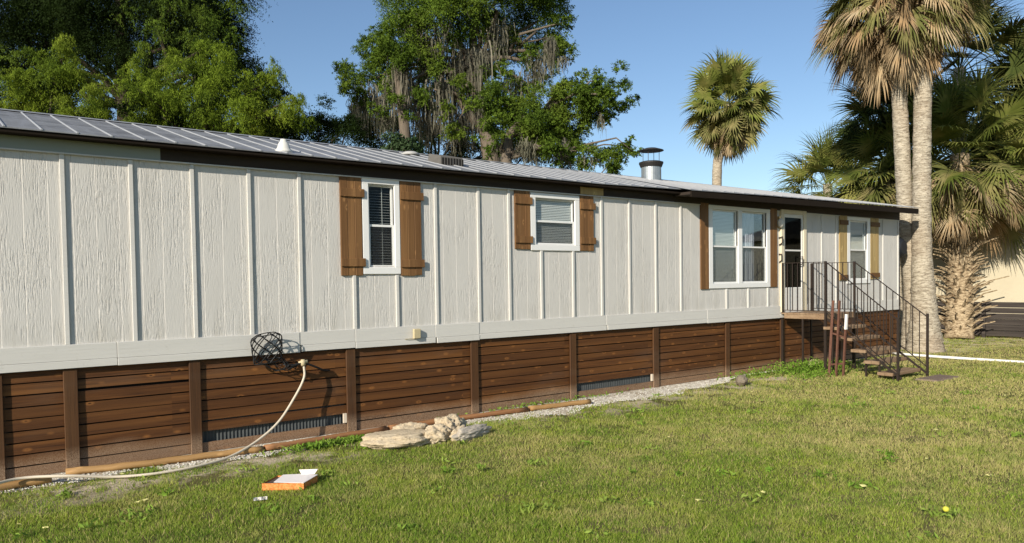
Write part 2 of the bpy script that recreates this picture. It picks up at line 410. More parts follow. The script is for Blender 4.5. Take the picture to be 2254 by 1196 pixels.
# stones of the gravel
N = 9000
px = rng.uniform(-3, 12.8, N); t = rng.random(N)**.8
py = -strip_w(px)*t*1.25-.02
s = rng.uniform(.004, .013, N)
oct_ = np.array([(1, 0, 0), (0, 1, 0), (-1, 0, 0), (0, -1, 0), (0, 0, .8)])
ang = rng.uniform(0, 6.28, N); ca, sa = np.cos(ang), np.sin(ang)
Vv = oct_[None]*s[:, None, None]*rng.uniform(.6, 1.3, (N, 5, 1))
Vr = np.stack([Vv[..., 0]*ca[:, None]-Vv[..., 1]*sa[:, None], Vv[..., 0]*sa[:, None]+Vv[..., 1]*ca[:, None], Vv[..., 2]], -1)
Vr += np.stack([px, py, np.full(N, .006)], -1)[:, None]
Fc = (np.array([(0, 1, 4), (1, 2, 4), (2, 3, 4), (3, 0, 4)])[None]+np.arange(N)[:, None, None]*5).reshape(-1, 3)
simple('pebble', (.74, .68, .58), .9, .1, var=.4, sc=60)
g = npmesh('gravel', Vr.reshape(-1, 3), Fc, 'pebble'); tag(g, 'white and tan gravel stones scattered along the skirting', 'gravel', kind='stuff')

# ================================================================ GRASS
def fbm(x, y, s, seed=0):
    out = np.zeros_like(x); a = 1.; tot = 0
    for o in range(3):
        q = s*2**o
        out += a*(np.sin(x*q+seed*1.3+1.7*np.sin(y*q*.8+seed)+o)*np.cos(y*q*1.1-seed*.7+1.3*np.sin(x*q*.7+2*o)))
        tot += a; a *= .55
    return out/tot*.5+.5
def make_grass(N):
    # polar sampling round the viewer so that near turf is dense: density falls as 1/r^2
    th = rng.uniform(math.radians(-14), math.radians(84), N)
    r = 3.6*np.exp(rng.random(N)*math.log(32/3.6))
    x = r*np.sin(th); y = -CD+r*np.cos(th)
    far = (x > 18.3)
    w = np.where(x < 13.2, strip_w(x), .05)
    gp_ = fbm(x, y, 2.1, 21); keep = ((y < -w) | (far & (y < 14)) | ((y < -.12) & (x < 13) & (gp_ > .60) & (rng.random(N) < .35))) & (y > -12)
    edge = fbm(x, y, 6., 3)
    keep &= ~((y > -w-.45) & (x < 13) & (rng.random(N) > .25+1.1*edge))
    bare = fbm(x, y, 2.6, 9)
    keep &= ~((bare > .80) & (rng.random(N) > .35))
    b2 = fbm(x, y, 3.4, 14); keep &= ~((y > -1.35) & (x < 12.5) & (b2 > .58) & (rng.random(N) > .22))
    keep &= ~((x > 13.35) & (x < 14.2) & (y < -2.35) & (y > -2.75) & (rng.random(N) > .15))
    keep &= ~((x > 13.0) & (x < 18) & (y > -.1))
    x, y, r = x[keep], y[keep], r[keep]; n = len(x)
    dry = fbm(x, y, .9, 1)*.42+fbm(x, y, 3.3, 5)*.30+fbm(x, y, 11., 8)*.28
    bias = .03+np.clip((x-4)/9, 0, 1)*.22-np.clip((1.2+y)/1.2, 0, 1)*.14
    d = np.clip((dry+bias-.50)*3.2, 0, 1)
    d = np.where(rng.random(n) < .09, 1, d*rng.uniform(.1, 1.3, n)); d = np.clip(d, 0, 1)
    tall = fbm(x, y, 3.1, 7)
    h = (.015+.032*tall*rng.random(n)**.7)*(1+.012*r)*np.where(x > 18, .7, 1)
    h *= np.where(rng.random(n) < .05, 1.8, 1)*rng.uniform(.6, 1.3, n)
    wd = (.0018+.0014*rng.random(n))*np.clip(r/6, 1, 3.0)
    a = rng.uniform(0, 2*math.pi, n); ln = rng.uniform(.1, 1.1, n)*h
    la = rng.uniform(0, 2*math.pi, n)
    b0 = np.stack([x-np.cos(a)*wd, y-np.sin(a)*wd, gz(x, y)-.002], -1)
    b1 = np.stack([x+np.cos(a)*wd, y+np.sin(a)*wd, gz(x, y)-.002], -1)
    tp = np.stack([x+np.cos(la)*ln, y+np.sin(la)*ln, gz(x, y)+h], -1)
    V = np.stack([b0, b1, tp], 1).reshape(-1, 3)
    F = np.arange(n*3).reshape(-1, 3)
    v = np.clip(d, 0, 1)
    return V, F, np.repeat(v, 3), np.repeat(rng.random(n), 3)
k = NT('grass_blade'); k.rough(.6, .2)
at_ = k.n('ShaderNodeAttribute'); at_.attribute_name = 'v'
gc = k.ramp(k.noise(k.pos(), 1.7, 4, .7), [(.3, (.12, .25, .016)), (.5, (.24, .36, .025)), (.7, (.40, .46, .05))])
gc = k.mix(k.ramp(k.noise(k.pos(), 45, 2, .6), [(.4, 0.), (.65, .6)]), gc, (.34, .37, .08))
aw = k.n('ShaderNodeAttribute'); aw.attribute_name = 'w'
gc = k.mix(k.ramp(aw.outputs['Fac'], [(.0, .75), (.45, 0.)]), gc, (.05, .11, .012))
gc = k.mix(k.ramp(aw.outputs['Fac'], [(.8, .0), (.95, .8)]), gc, (.46, .48, .12))
c = k.mix(at_.outputs['Fac'], gc, (.56, .47, .20)); k.col(c)
tl = k.n('ShaderNodeBsdfTranslucent'); k.l(c, tl.inputs[0]); mx = k.n('ShaderNodeMixShader'); mx.inputs[0].default_value = .38
k.l(k.b.outputs[0], mx.inputs[1]); k.l(tl.outputs[0], mx.inputs[2]); k.l(mx.outputs[0], k.out.inputs[0]); MT['grass_blade'] = k.m
V, F, va, _w = make_grass(1350000)
g = npmesh('grass', V, F, 'grass_blade', attr=va); a_ = g.data.attributes.new('w', 'FLOAT', 'POINT'); a_.data.foreach_set('value', _w.astype(np.float32)); tag(g, 'short green and straw coloured grass of the lawn', 'grass', kind='stuff')

# ================================================================ MOBILE HOME
HX0, HX1, HB = -5.0, 17.93, 4.3          # house from left (beyond the frame) to the far right end; depth
ZT = 3.315                                # top of wall box
home = thing('mobile_home', (6.5, 0, 0), 'long pale grey mobile home with metal roof and brown wooden skirting', 'mobile home')
holes = [(4.17, 4.53, 2.04, 3.04), (6.84, 7.61, 2.36, 3.02), (10.93, 11.68, 1.73, 3.06), (11.80, 12.58, 1.73, 3.06),
         (13.14, 13.80, 1.25, 3.10), (15.68, 16.42, 1.76, 3.04)]
xsb = sorted({HX0, HX1, *[h[0] for h in holes], *[h[1] for h in holes]})
mb = MB()
for a, b in zip(xsb[:-1], xsb[1:]):
    hs = [h for h in holes if h[0] <= a+1e-6 and h[1] >= b-1e-6]
    if hs:
        mb.box(a, b, 0, .10, 1.05, hs[0][2]); mb.box(a, b, 0, .10, hs[0][3], ZT)
    else: mb.box(a, b, 0, .10, 1.05, ZT)
fw_ = mb.build('front_wall', 'siding', home)
MB().box(HX1-.10, HX1, .1005, HB-.1, 1.05, ZT+.1).build('end_wall', 'siding', home)
MB().box(HX0, HX0+.1, .1005, HB-.1, 1.05, ZT+.1).build('end_wall', 'siding', home)
MB().box(HX0, HX1, HB-.0995, HB, 1.05, ZT).build('back_wall', 'siding', home)
MB().box(HX0+.11, HX1-.11, .102, HB-.102, 1.06, 1.12).build('floor', 'dark_inside', home)
MB().box(HX0+.11, HX1-.11, 2.6, 2.66, 1.12, ZT-.02).build('inner_wall', 'dark_inside', home)

# battens
BX = [-2.2+.6*i for i in range(0, 5)]+[.889, 1.492, 2.085, 2.686, 3.268, 3.943, 4.533, 5.121, 5.809, 6.336, 6.924, 7.552, 8.156, 8.779, 9.41, 10.047,
      11.312, 11.974, 12.602, 14.532, 15.10, 17.141, 17.862]
wins = [(3.789, 4.925, 1.925), (6.45, 8.005, 2.27), (10.585, 12.94, 1.63), (15.235, 16.955, 1.66)]
for x in BX:
    top = 3.118
    for a, b, z in wins:
        if x+.02 > a and x+.02 < b: top = z-.004
    MB().box(x, x+.042, -.0215, -.0005, 1.262, top).build('batten', 'trim', home, bevel=.003)
# base trim boards with butt joints and slight steps
jn = [-5.0, -1.1, 1.34, 3.25, 3.955, 5.10, 5.805, 8.25, 10.75, 13.0, 17.94]
for i, (a, b) in enumerate(zip(jn[:-1], jn[1:])):
    dz = (.0, .004, .0, .008, .0, -.006, .004, .006, .0, .003)[i]
    yy = -.024-.003*(i % 3)
    MB().box(a+.002, b-.002, yy, -.0006, 1.10+dz, 1.262).build('base_trim', 'trim', home, bevel=.003)
    MB().box(a+.002+.02*(i % 2), b-.002, yy-.008, -.0006, 1.024+dz, 1.098+dz).build('base_trim', 'trim', home, bevel=.003)
# frieze and small drip ledge below it
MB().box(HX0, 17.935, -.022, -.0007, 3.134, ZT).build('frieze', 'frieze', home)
MB().box(HX0, 9.86, -.036, -.0008, 3.120, 3.1335).build('drip_ledge', 'trim', home)
MB().box(9.862, 17.935, -.024, -.0008, 3.122, 3.1335).build('drip_ledge', 'trim', home)
MB().box(7.72, 8.20, -.036, -.0225, 3.14, 3.25).build('patch_board', 'raw_wood', home)['label'] = 'bare yellowish board patched into the frieze'

# roof : front slope in two depths, ridge, back slope
RZ0, RS = 3.295, .266      # eave height at y=-.2, slope
def rz(y): return RZ0+(y+.2)*RS
RIDGE = 2.15
def roof_slab(x0, x1, y0, z0, y1, z1, th=.02):
    return MB().add([(x0, y0, z0), (x1, y0, z0), (x1, y1, z1), (x0, y1, z1), (x0, y0, z0-th), (x1, y0, z0-th), (x1, y1, z1-th), (x0, y1, z1-th)],
                    [(0, 1, 2, 3), (7, 6, 5, 4), (0, 4, 5, 1), (1, 5, 6, 2), (2, 6, 7, 3), (3, 7, 4, 0)])
RX0, RX1 = HX0-.1, 18.02
OY = -.42
def el_(x): return 3.302+max(0, x-8.)/1.86*.036
def ez(x): return float(np.interp(x, [9.86, 11.9, 18.], [3.300, 3.336, 3.398]))
def rz1(y, x): return el_(x)+(y+.2)*(rz(RIDGE)-el_(x))/(RIDGE+.2)
def rz2(y, x): return ez(x)+(y-OY)*(rz(RIDGE)-ez(x))/(RIDGE-OY)
def slab(xs, y0, ef):
    m = MB(); n = len(xs); vs = []
    for x in xs: vs += [(x, y0, ef(x)), (x, RIDGE, rz(RIDGE)), (x, y0, ef(x)-.011), (x, RIDGE, rz(RIDGE)-.011)]
    fs = []
    for i in range(n-1):
        a, b = 4*i, 4*i+4; fs += [(a, b, b+1, a+1), (a+3, b+3, b+2, a+2), (a, a+2, b+2, b), (a+1, b+1, b+3, a+3)]
    e = 4*(n-1); fs += [(0, 1, 3, 2), (e+1, e, e+2, e+3)]
    return m.add(vs, fs).build('roof', 'roof_metal', home)
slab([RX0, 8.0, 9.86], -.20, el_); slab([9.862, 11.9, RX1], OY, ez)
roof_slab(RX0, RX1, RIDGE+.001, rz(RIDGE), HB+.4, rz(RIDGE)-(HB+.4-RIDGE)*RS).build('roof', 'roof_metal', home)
rib = MB(); x = .445-.2935*18
while x < RX1-.02:
    fz, y0 = ((lambda q, xx=x: rz1(q, xx)), -.205) if x < 9.83 else ((lambda q, xx=x: rz2(q, xx)), OY-.005)
    h_, w1, w2 = .012, .011, .005
    zA, zB = fz(y0)+.0004, fz(RIDGE)+.0004
    rib.add([(x-w1, y0, zA), (x+w1, y0, zA), (x+w2, y0, zA+h_), (x-w2, y0, zA+h_), (x-w1, RIDGE, zB), (x+w1, RIDGE, zB), (x+w2, RIDGE, zB+h_), (x-w2, RIDGE, zB+h_)],
            [(0, 1, 2, 3), (7, 6, 5, 4), (0, 4, 5, 1), (1, 5, 6, 2), (2, 6, 7, 3), (3, 7, 4, 0)])
    x += .2935
rib.build('roof_rib', 'roof_rib', home)
# ridge cap
rc = MB(); zr = rz(RIDGE)
rc.add([(RX0-.01, RIDGE-.16, rz(RIDGE-.16)+.012), (RX1+.01, RIDGE-.16, rz(RIDGE-.16)+.012), (RX1+.01, RIDGE, zr+.014), (RX0-.01, RIDGE, zr+.014),
        (RX0-.01, RIDGE+.16, zr-.16*RS+.012), (RX1+.01, RIDGE+.16, zr-.16*RS+.012)], [(0, 1, 2, 3), (3, 2, 5, 4)])
rc.build('ridge_cap', 'roof_rib', home)
# eave underside and fascia
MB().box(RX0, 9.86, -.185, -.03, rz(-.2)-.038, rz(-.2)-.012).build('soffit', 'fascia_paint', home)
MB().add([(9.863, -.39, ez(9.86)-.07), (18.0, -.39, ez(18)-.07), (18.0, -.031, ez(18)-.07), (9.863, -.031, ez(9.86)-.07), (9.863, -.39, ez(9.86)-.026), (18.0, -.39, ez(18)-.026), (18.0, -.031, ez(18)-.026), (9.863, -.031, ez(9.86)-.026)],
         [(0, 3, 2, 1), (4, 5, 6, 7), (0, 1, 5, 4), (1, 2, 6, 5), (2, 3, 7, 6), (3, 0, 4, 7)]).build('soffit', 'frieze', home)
MB().add([(9.864, -.418, ez(9.86)-.115), (18.005, -.418, ez(18)-.145), (18.005, -.3905, ez(18)-.145), (9.864, -.3905, ez(9.86)-.115), (9.864, -.418, ez(9.86)-.024), (18.005, -.418, ez(18)-.024), (18.005, -.3905, ez(18)-.024), (9.864, -.3905, ez(9.86)-.024)],
         [(0, 3, 2, 1), (4, 5, 6, 7), (0, 1, 5, 4), (1, 2, 6, 5), (2, 3, 7, 6), (3, 0, 4, 7)]).build('fascia', 'fascia_paint', home)
# gable triangle on the far end
MB().add([(HX1-.05, 0, ZT), (HX1-.05, HB, ZT), (HX1-.05, RIDGE, rz(RIDGE)-.03), (HX1, 0, ZT), (HX1, HB, ZT), (HX1, RIDGE, rz(RIDGE)-.03)],
         [(0, 1, 2), (5, 4, 3), (0, 3, 4, 1), (1, 4, 5, 2), (2, 5, 3, 0)]).build('gable', 'siding', home)

# roof vents
v = onY(616, 333, .05); zb = rz(.05)
MB().lathe((3.14, .05, zb-.02), [(.105, 0), (.10, .03), (.075, .06), (.055, .12), (.038, .135), (.036, .16), (.028, .165)], 20).build('roof_vent', 'vent_white', home, smooth=True)['label'] = 'small cone shaped white roof vent'
MB().lathe((5.78, 1.75, rz(1.75)-.01), [(.15, 0), (.14, .03), (.09, .055), (.03, .065), (.01, .068)], 20).build('roof_vent', 'vent_dull', home, smooth=True)['label'] = 'low domed vent near the ridge'
vb = MB(); y0, y1 = .42, .78; x0, x1 = 5.50, 5.88
zb = rz(y0)
vb.add([(x0, y0, zb-.02), (x1, y0, zb-.02), (x1, y1, zb+.04), (x0, y1, zb+.04), (x0+.0, y0, zb+.125), (x1, y0, zb+.125), (x1-.03, y1, zb+.21), (x0+.03, y1, zb+.21)],
       [(0, 3, 2, 1), (4, 5, 6, 7), (0, 1, 5, 4), (1, 2, 6, 5), (2, 3, 7, 6), (3, 0, 4, 7)])
vo = vb.build('roof_vent', 'vent_grey', home, bevel=.008); vo['label'] = 'grey louvred box vent'
lv = MB()
for i in range(8): lv.box(x0+.03+i*.047, x0+.055+i*.047, y0-.004, y0+.02, zb+.01, zb+.105)
lv.build('louvre', 'dark_inside', vo)
# chimney
cx, cy = 11.40, 1.85; zc = rz(1.85)-.12
ch = MB().lathe((cx, cy, zc), [(.20, 0), (.20, .40), (.225, .405), (.225, .43), (.19, .45)], 28).build('chimney_pipe', 'galvanised', home, smooth=False)
MB().lathe((cx, cy, zc+.37), [(.213, 0), (.245, .075), (.245, .10), (.20, .115)], 28).build('collar', 'cap_black', ch)
cp = MB().lathe((cx, cy, zc+.70), [(.255, 0), (.25, .012), (.12, .055), (.02, .07)], 28).build('rain_cap', 'cap_black', ch)
for a in (0, 1.57, 3.14, 4.71): MB().tube([(cx+.17*math.cos(a+.4), cy+.17*math.sin(a+.4), zc+.44), (cx+.17*math.cos(a+.4), cy+.17*math.sin(a+.4), zc+.72)], .006, 6).build('strut', 'dark_iron', ch)

# ---- windows
def window(x0, x1, z0, z1, divs, tw=.085, blind='full', lab=None, botw=None):
    """divs = list of openings (xa,xb); outer casing x0..x1"""
    fr = MB(); za = z0+(botw or tw); zb = z1-tw*.8
    fr.box(x0, x1, -.024, -.001, z0, za); fr.box(x0, x1, -.0242, -.001, zb, z1)
    xsx = [x0]+[v for d in divs for v in d]+[x1]
    for i in range(0, len(xsx), 2): fr.box(xsx[i], xsx[i+1], -.0238, -.001, za+.0005, zb-.0005)
    w = fr.build('window', 'white_paint', home, bevel=.004)
    if lab: w['label'] = lab
    for n_, (a, b) in enumerate(divs):
        zm = (za+zb)/2
        s_ = MB(); e = .028
        for (zz0, zz1, yy) in ((zm-.012, zb, .020), (za, zm+.018, .001)):
            s_.box(a+.001, a+e, yy, yy+.022, zz0, zz1); s_.box(b-e, b-.001, yy, yy+.022, zz0, zz1)
            s_.box(a+e+.0005, b-e-.0005, yy+.001, yy+.021, zz0+.0005, zz0+e); s_.box(a+e+.0005, b-e-.0005, yy+.001, yy+.021, zz1-e, zz1-.0005)
        s_.build('sash', 'white_paint', w)
        MB().box(a+.02, b-.02, .030, .032, zm, zb-.01).build('pane', 'glass', w)
        MB().box(a+.02, b-.02, .012, .014, za+.01, zm).build('pane', 'glass', w)
        MB().add([(a+.02, .003, za+.01), (b-.02, .003, za+.01), (b-.02, .003, zm), (a+.02, .003, zm)], [(0, 1, 2, 3)]).build('insect_screen', 'insect_screen', w)
        # reveal
        MB().box(a-.02, a, .0005, .1005, za, zb).build('jamb', 'white_paint', w); MB().box(b, b+.02, .0005, .1005, za, zb).build('jamb', 'white_paint', w)
        kind = blind[n_] if isinstance(blind, list) else blind
        if kind == 'full':
            bl = MB(); z = zb-.03
            while z > za+.02:
                jit = random.uniform(-.002, .002)
                bl.add([(a+.012, .046, z+jit), (b-.012, .046, z-jit), (b-.012, .056, z+.0215-jit), (a+.012, .056, z+.0215+jit)], [(0, 1, 2, 3)]); z -= .0245
            bl.box(a+.01, b-.01, .048, .070, zb-.022, zb-.002)
            bl.build('blind', 'blind', w)
        elif kind == 'open':
            bl = MB(); z = zb-.04
            while z > za+.02:
                bl.add([(a+.012, .052, z), (b-.012, .052, z), (b-.012, .074, z+.005), (a+.012, .074, z+.005)], [(0, 1, 2, 3)]); z -= .034
            for q in (.6,): bl.box(a+(b-a)*q, a+(b-a)*q+.006, .050, .052, za, zb)
            bl.build('blind', 'blind', w)
        elif kind == 'curtain':
            cu = MB(); nn = 40; vs = []
            for i in range(nn+1):
                t = i/nn; xx = a+.01+(b-a)*.62*t; yy = .060+.010*math.sin(t*22)+.01*math.sin(t*51+1)
                vs += [(xx, yy, za), (xx+.01*math.sin(t*9), yy, zb)]
            cu.add(vs, [(2*i, 2*i+2, 2*i+3, 2*i+1) for i in range(nn)]); cu.build('curtain', 'curtain', w, smooth=True)
    return w
window(4.085, 4.605, 1.935, 3.125, [(4.17, 4.53)], .085, 'open', 'narrow tall white framed window with open blinds')
window(6.745, 7.705, 2.268, 3.105, [(6.84, 7.61)], .085, 'full', 'small squarish white framed window')
window(10.82, 12.69, 1.64, 3.14, [(10.93, 11.68), (11.80, 12.58)], .09, ['full', 'curtain'], 'double white framed window beside the door')
window(15.56, 16.55, 1.665, 3.12, [(15.68, 16.42)], .09, 'full', 'white framed window at the far end behind the stair rail')

def shutter(x0, x1, z0, z1, cross, mat='shutter_wood', cmat=None, sh=.03, lab=None, brk=0):
    m = MB(); n = 3 if x1-x0 > .25 else 2; w = (x1-x0)/n
    if x1-x0 < .24: n = 1; w = x1-x0
    for i in range(n):
        m.box(x0+i*w+.002, x0+(i+1)*w-.002, -.026+.002*(i % 2), -.0005, z0+random.uniform(-.006, .006), z1)
    o = m.build('shutter', mat, home, bevel=.003)
    if lab: o['label'] = lab
    for z in cross:
        MB().box(x0-.004, x1+sh, -.046, -.0265, z, z+.10).build('crosspiece', cmat or mat, o, bevel=.003)
    return o
shutter(3.792, 4.078, 1.925, 3.13, [2.03, 2.88])
shutter(4.612, 4.918, 1.915, 3.13, [2.02, 2.885])
shutter(6.455, 6.738, 2.285, 3.13, [2.37, 2.93])
shutter(7.712, 8.00, 2.278, 3.13, [2.38, 2.91])
shutter(10.59, 10.812, 1.628, 3.16, [])
shutter(12.698, 12.925, 1.635, 3.16, [])
shutter(15.24, 15.552, 1.74, 3.14, [1.76, 2.94], 'raw_wood', 'brown_block', .02, 'unpainted yellowish shutter with brown crosspieces')
shutter(16.56, 16.93, 1.76, 3.14, [1.80, 2.94], 'raw_wood', 'brown_block', .02, 'unpainted yellowish shutter with brown crosspieces')

# ---- door
dr = MB(); dr.box(13.03, 13.13, -.05, -.001, 1.135, 3.16); dr.box(13.82, 13.92, -.05, -.001, 1.135, 3.16); dr.box(13.1305, 13.8195, -.05, -.001, 3.08, 3.16)
door = dr.build('door', 'cream_paint', home, bevel=.004); door['label'] = 'cream storm door with tall dark glass'
d2 = MB(); d2.box(13.135, 13.175, -.030, .01, 1.14, 3.075); d2.box(13.77, 13.815, -.030, .01, 1.14, 3.075)
d2.box(13.1755, 13.7695, -.0295, .01, 3.01, 3.075); d2.box(13.1755, 13.7695, -.0215, .01, 2.345, 2.375); d2.build('door_frame', 'door_white', door)
MB().box(13.1755, 13.7695, -.026, .005, 1.14, 1.62).build('kick_panel', 'door_white', door, bevel=.01)
gp = MB(); gp.box(13.177, 13.768, -.012, -.008, 1.621, 2.344); gp.box(13.177, 13.768, -.012, -.008, 2.376, 3.009); gp.build('door_glass', 'door_glass', door)
MB().tube([(13.70, -.03, 2.22), (13.71, -.09, 2.24), (13.71, -.09, 2.10), (13.70, -.03, 2.06)], .010, 6).build('handle', 'dark_iron', door)
cu = MB(); vs = []
for i in range(21):
    t = i/20; vs += [(13.52+.2*t+.03*t, .12+.02*math.sin(t*20), 1.2), (13.54+.18*t, .12+.02*math.sin(t*20), 3.0)]
cu.add(vs, [(2*i, 2*i+2, 2*i+3, 2*i+1) for i in range(20)]); cu.build('curtain', 'neighbour_stucco', door)
# light fixture, hooks
lt = MB().lathe((12.985, -.055, 2.90), [(.03, -.10), (.055, -.06), (.065, 0), (.06, .04), (.03, .075)], 16).build('porch_light', 'vent_white', home, smooth=True)
MB().box(12.955, 13.015, -.05, -.001, 2.80, 3.02).build('mounting_plate', 'brass', lt)
MB().tube([(13.0, -.01, 2.60), (13.0, -.09, 2.62), (13.0, -.09, 2.50), (13.0, -.02, 2.46)], .013, 6).build('wall_hook', 'dark_iron', home)
MB().tube([(13.0, -.01, 2.28), (13.0, -.07, 2.28), (13.0, -.07, 2.16), (13.0, -.02, 2.12)], .012, 6).build('wall_hook', 'dark_iron', home)
ub = MB().box(4.745, 4.845, -.085, -.043, 1.10, 1.225).build('outlet_box', 'plastic_beige', home, bevel=.006)
MB().tube([(4.63, -.046, 1.10), (4.68, -.05, 1.098), (4.75, -.05, 1.10)], .004, 5).build('cable', 'plastic_beige', ub)
# added black disc, plate and pipe standing for shadow just past the end wall
shd = MB().lathe((18.16, .08, 2.50), [(.20, -.10), (.24, -.05), (.24, .02), (.16, .10)], 20, (0, -1, 0)).build('shadow_disc', 'shadow_black', home); 
MB().box(HX1+.001, 18.02, .06, .30, 2.2, 2.75).build('shadow_plate', 'shadow_black', shd)
MB().tube([(17.985, .045, .0), (17.985, .045, 2.35)], .045, 10).build('shadow_pipe', 'shadow_black', shd)

# ---- skirting
BH = .1138
def boards(x0, x1, lo=0, gapz=None, big=None):
    m = MB(); z = 1.019; i = 0
    while z > .02:
        z0 = max(z-BH+.0125, -.02)
        if big == i: z0 += .012
        if not (gapz and gapz[0] < (z+z0)/2 < gapz[1]):
            dz = random.uniform(-.0022, .0022); yj = random.uniform(0, .004)
            a, b = x0, x1
            tl_ = random.uniform(-.003, .003)
            m.add([(a, .020+yj, z0+dz), (b, .020+yj, z0+dz+tl_), (b, .042, z0+dz+tl_), (a, .042, z0+dz), (a, .020+yj, z-.001+dz), (b, .020+yj, z-.001+dz+tl_), (b, .042, z-.001+dz+tl_), (a, .042, z-.001+dz)],
                  [(0, 3, 2, 1), (4, 5, 6, 7), (0, 1, 5, 4), (1, 2, 6, 5), (2, 3, 7, 6), (3, 0, 4, 7)])
        z -= BH; i += 1
    return m
PX = [(-4.3, -4.18), (-2.6, -2.48), (-1.0, -.88), (.26, .372), (.863, .985), (2.026, 2.142), (3.837, 3.957), (5.673, 5.794), (7.494, 7.615), (9.356, 9.491), (11.305, 11.427), (13.05, 13.19), (15.3, 15.43), (17.5, 17.62)]
xs_ = [HX0]+[p for q in PX for p in q]+[HX1]
for i in range(0, len(xs_), 2):
    a, b = xs_[i], xs_[i+1]
    g_ = None
    if abs(a-2.142) < .01 or abs(a-7.615) < .01: g_ = (.118, .235)
    boards(a+.0, b-.0, gapz=g_, big=1 if abs(a-.985) < .01 else None).build('skirting_panel', 'skirt_wood', home)
    if g_:
        cm = MB(); nn = int((b-a)/.02); vs = []
        for j in range(nn+1):
            xx = a+(b-a)*j/nn; yy = .062+.006*math.cos(j*math.pi); vs += [(xx, yy, .0), (xx, yy, .36)]
        cm.add(vs, [(2*j, 2*j+2, 2*j+3, 2*j+1) for j in range(nn)]); cm.build('metal_sheet', 'corrugated', home)
        MB().box(b-.05, b-.008, -.004, .0195, .12, .235).build('end_stub', 'stub_white', home)['label'] = 'pale sawn block at the end of the missing board'
for a, b in PX:
    MB().box(a, b, -.010, .0195, -.03, 1.018).build('skirting_post', 'post_wood', home, bevel=.004)
MB().box(HX0, HX1, .075, .085, -.02, 1.03).build('backing', 'dark_inside', home)
MB().box(HX1-.03, HX1, .09, HB, -.02, 1.04).build('skirting_panel', 'skirt_wood', home)
MB().box(HX0, HX0+.03, .09, HB, -.02, 1.04).build('skirting_panel', 'skirt_wood', home)
MB().box(HX0, HX1, HB-.03, HB-.001, -.02, 1.049).build('skirting_panel', 'skirt_wood', home)

# ================================================================ PORCH STEPS
ps = thing('porch_steps', (13.57, -.9, 0), 'small wooden landing and steps with thin black iron railings below the cream door', 'steps')
LX0, LX1, LY, LZ = 13.04, 14.11, -.95, 1.13
lm = MB()
for i in range(7): lm.box(LX0, LX1, LY+.01+i*.131, LY+.01+i*.131+.125, LZ-.028, LZ+random.uniform(-.001, .001))
land = lm.build('landing', 'deck_wood', ps, bevel=.003)
fm = MB(); fm.box(LX0+.005, LX0+.04, LY+.01, -.09, LZ-.11, LZ-.030); fm.box(LX1-.04, LX1-.005, LY+.01, -.09, LZ-.11, LZ-.030); fm.box(LX0+.041, LX1-.041, LY+.012, LY+.05, LZ-.11, LZ-.030)
fm.build('landing_frame', 'deck_wood', ps)
steps = [(.89, -1.19), (.70, -1.47), (.50, -1.72), (.31, -1.96), (.125, -2.20)]
for z, y in steps:
    t_ = MB(); t_.box(LX0-.02, LX1-.005, y, y+.135, z-.058, z); t_.box(LX0-.015, LX1-.005, y+.14, y+.275, z-.058, z-.002)
    t_.build('tread', 'deck_wood', ps, bevel=.006)
for x in (LX0+.035, LX1-.035):
    st = MB(); st.bar((x, LY-.02, LZ-.10), (x, -2.33, .03), .02, .035)
    for z, y in steps: st.bar((x, y, z-.05), (x, y+.27, z-.05), .02, .015)
    st.build('stringer', 'dark_iron', ps)
lg = MB()
for x, y in ((LX0+.02, -.93), (LX1-.02, -.93), (LX0+.02, -.04), (LX1-.02, -.04), (LX0+.02, -.48), (LX0+.30, -.93)):
    MB().bar((x, y, -.02), (x, y, LZ-.11), .03, .03).build('leg', 'dark_iron', ps)
for i, (z, y) in enumerate(steps):
    if i > 1: MB().bar((LX0+.05, y+.02, -.02), (LX0+.05, y+.02, z-.04), .028, .028).build('leg', 'dark_iron', ps)
def railing(x, y0, z0, y1, z1, hgt, n, posts, name='railing'):
    m = MB(); m.bar((x, y0, z0+hgt), (x, y1, z1+hgt), .028, .012); m.bar((x, y0, z0+.05), (x, y1, z1+.05), .018, .014)
    for i in range(1, n):
        t = i/n; m.bar((x, y0+(y1-y0)*t, z0+(z1-z0)*t+.05), (x, y0+(y1-y0)*t, z0+(z1-z0)*t+hgt), .013, .013)
    o = m.build(name, 'dark_iron', ps)
    for (y, za, zb) in posts: MB().bar((x, y, za), (x, y, zb), .036, .036).build('railing_post', 'dark_iron', o)
railing(LX0+.01, -.05, LZ, LY+.02, LZ, .97, 8, [(LY, .0, LZ+.985), (-.05, LZ, LZ+.97)])
railing(LX1-.01, -.05, LZ, LY+.02, LZ, .97, 8, [(LY, .0, LZ+.985), (-.05, LZ, LZ+.97)])
railing(LX0+.01, LY-.02, LZ, -2.27, .10, .96, 11, [(-2.28, -.02, 1.10)])
railing(LX1-.01, LY-.02, LZ, -2.29, .12, .96, 11, [(-2.31, -.02, 1.13)])
rb = MB(); rb.bar((LX0+.02, LY, LZ+.97), (LX0+.02, LY+.001, LZ+.97), .01, .01)
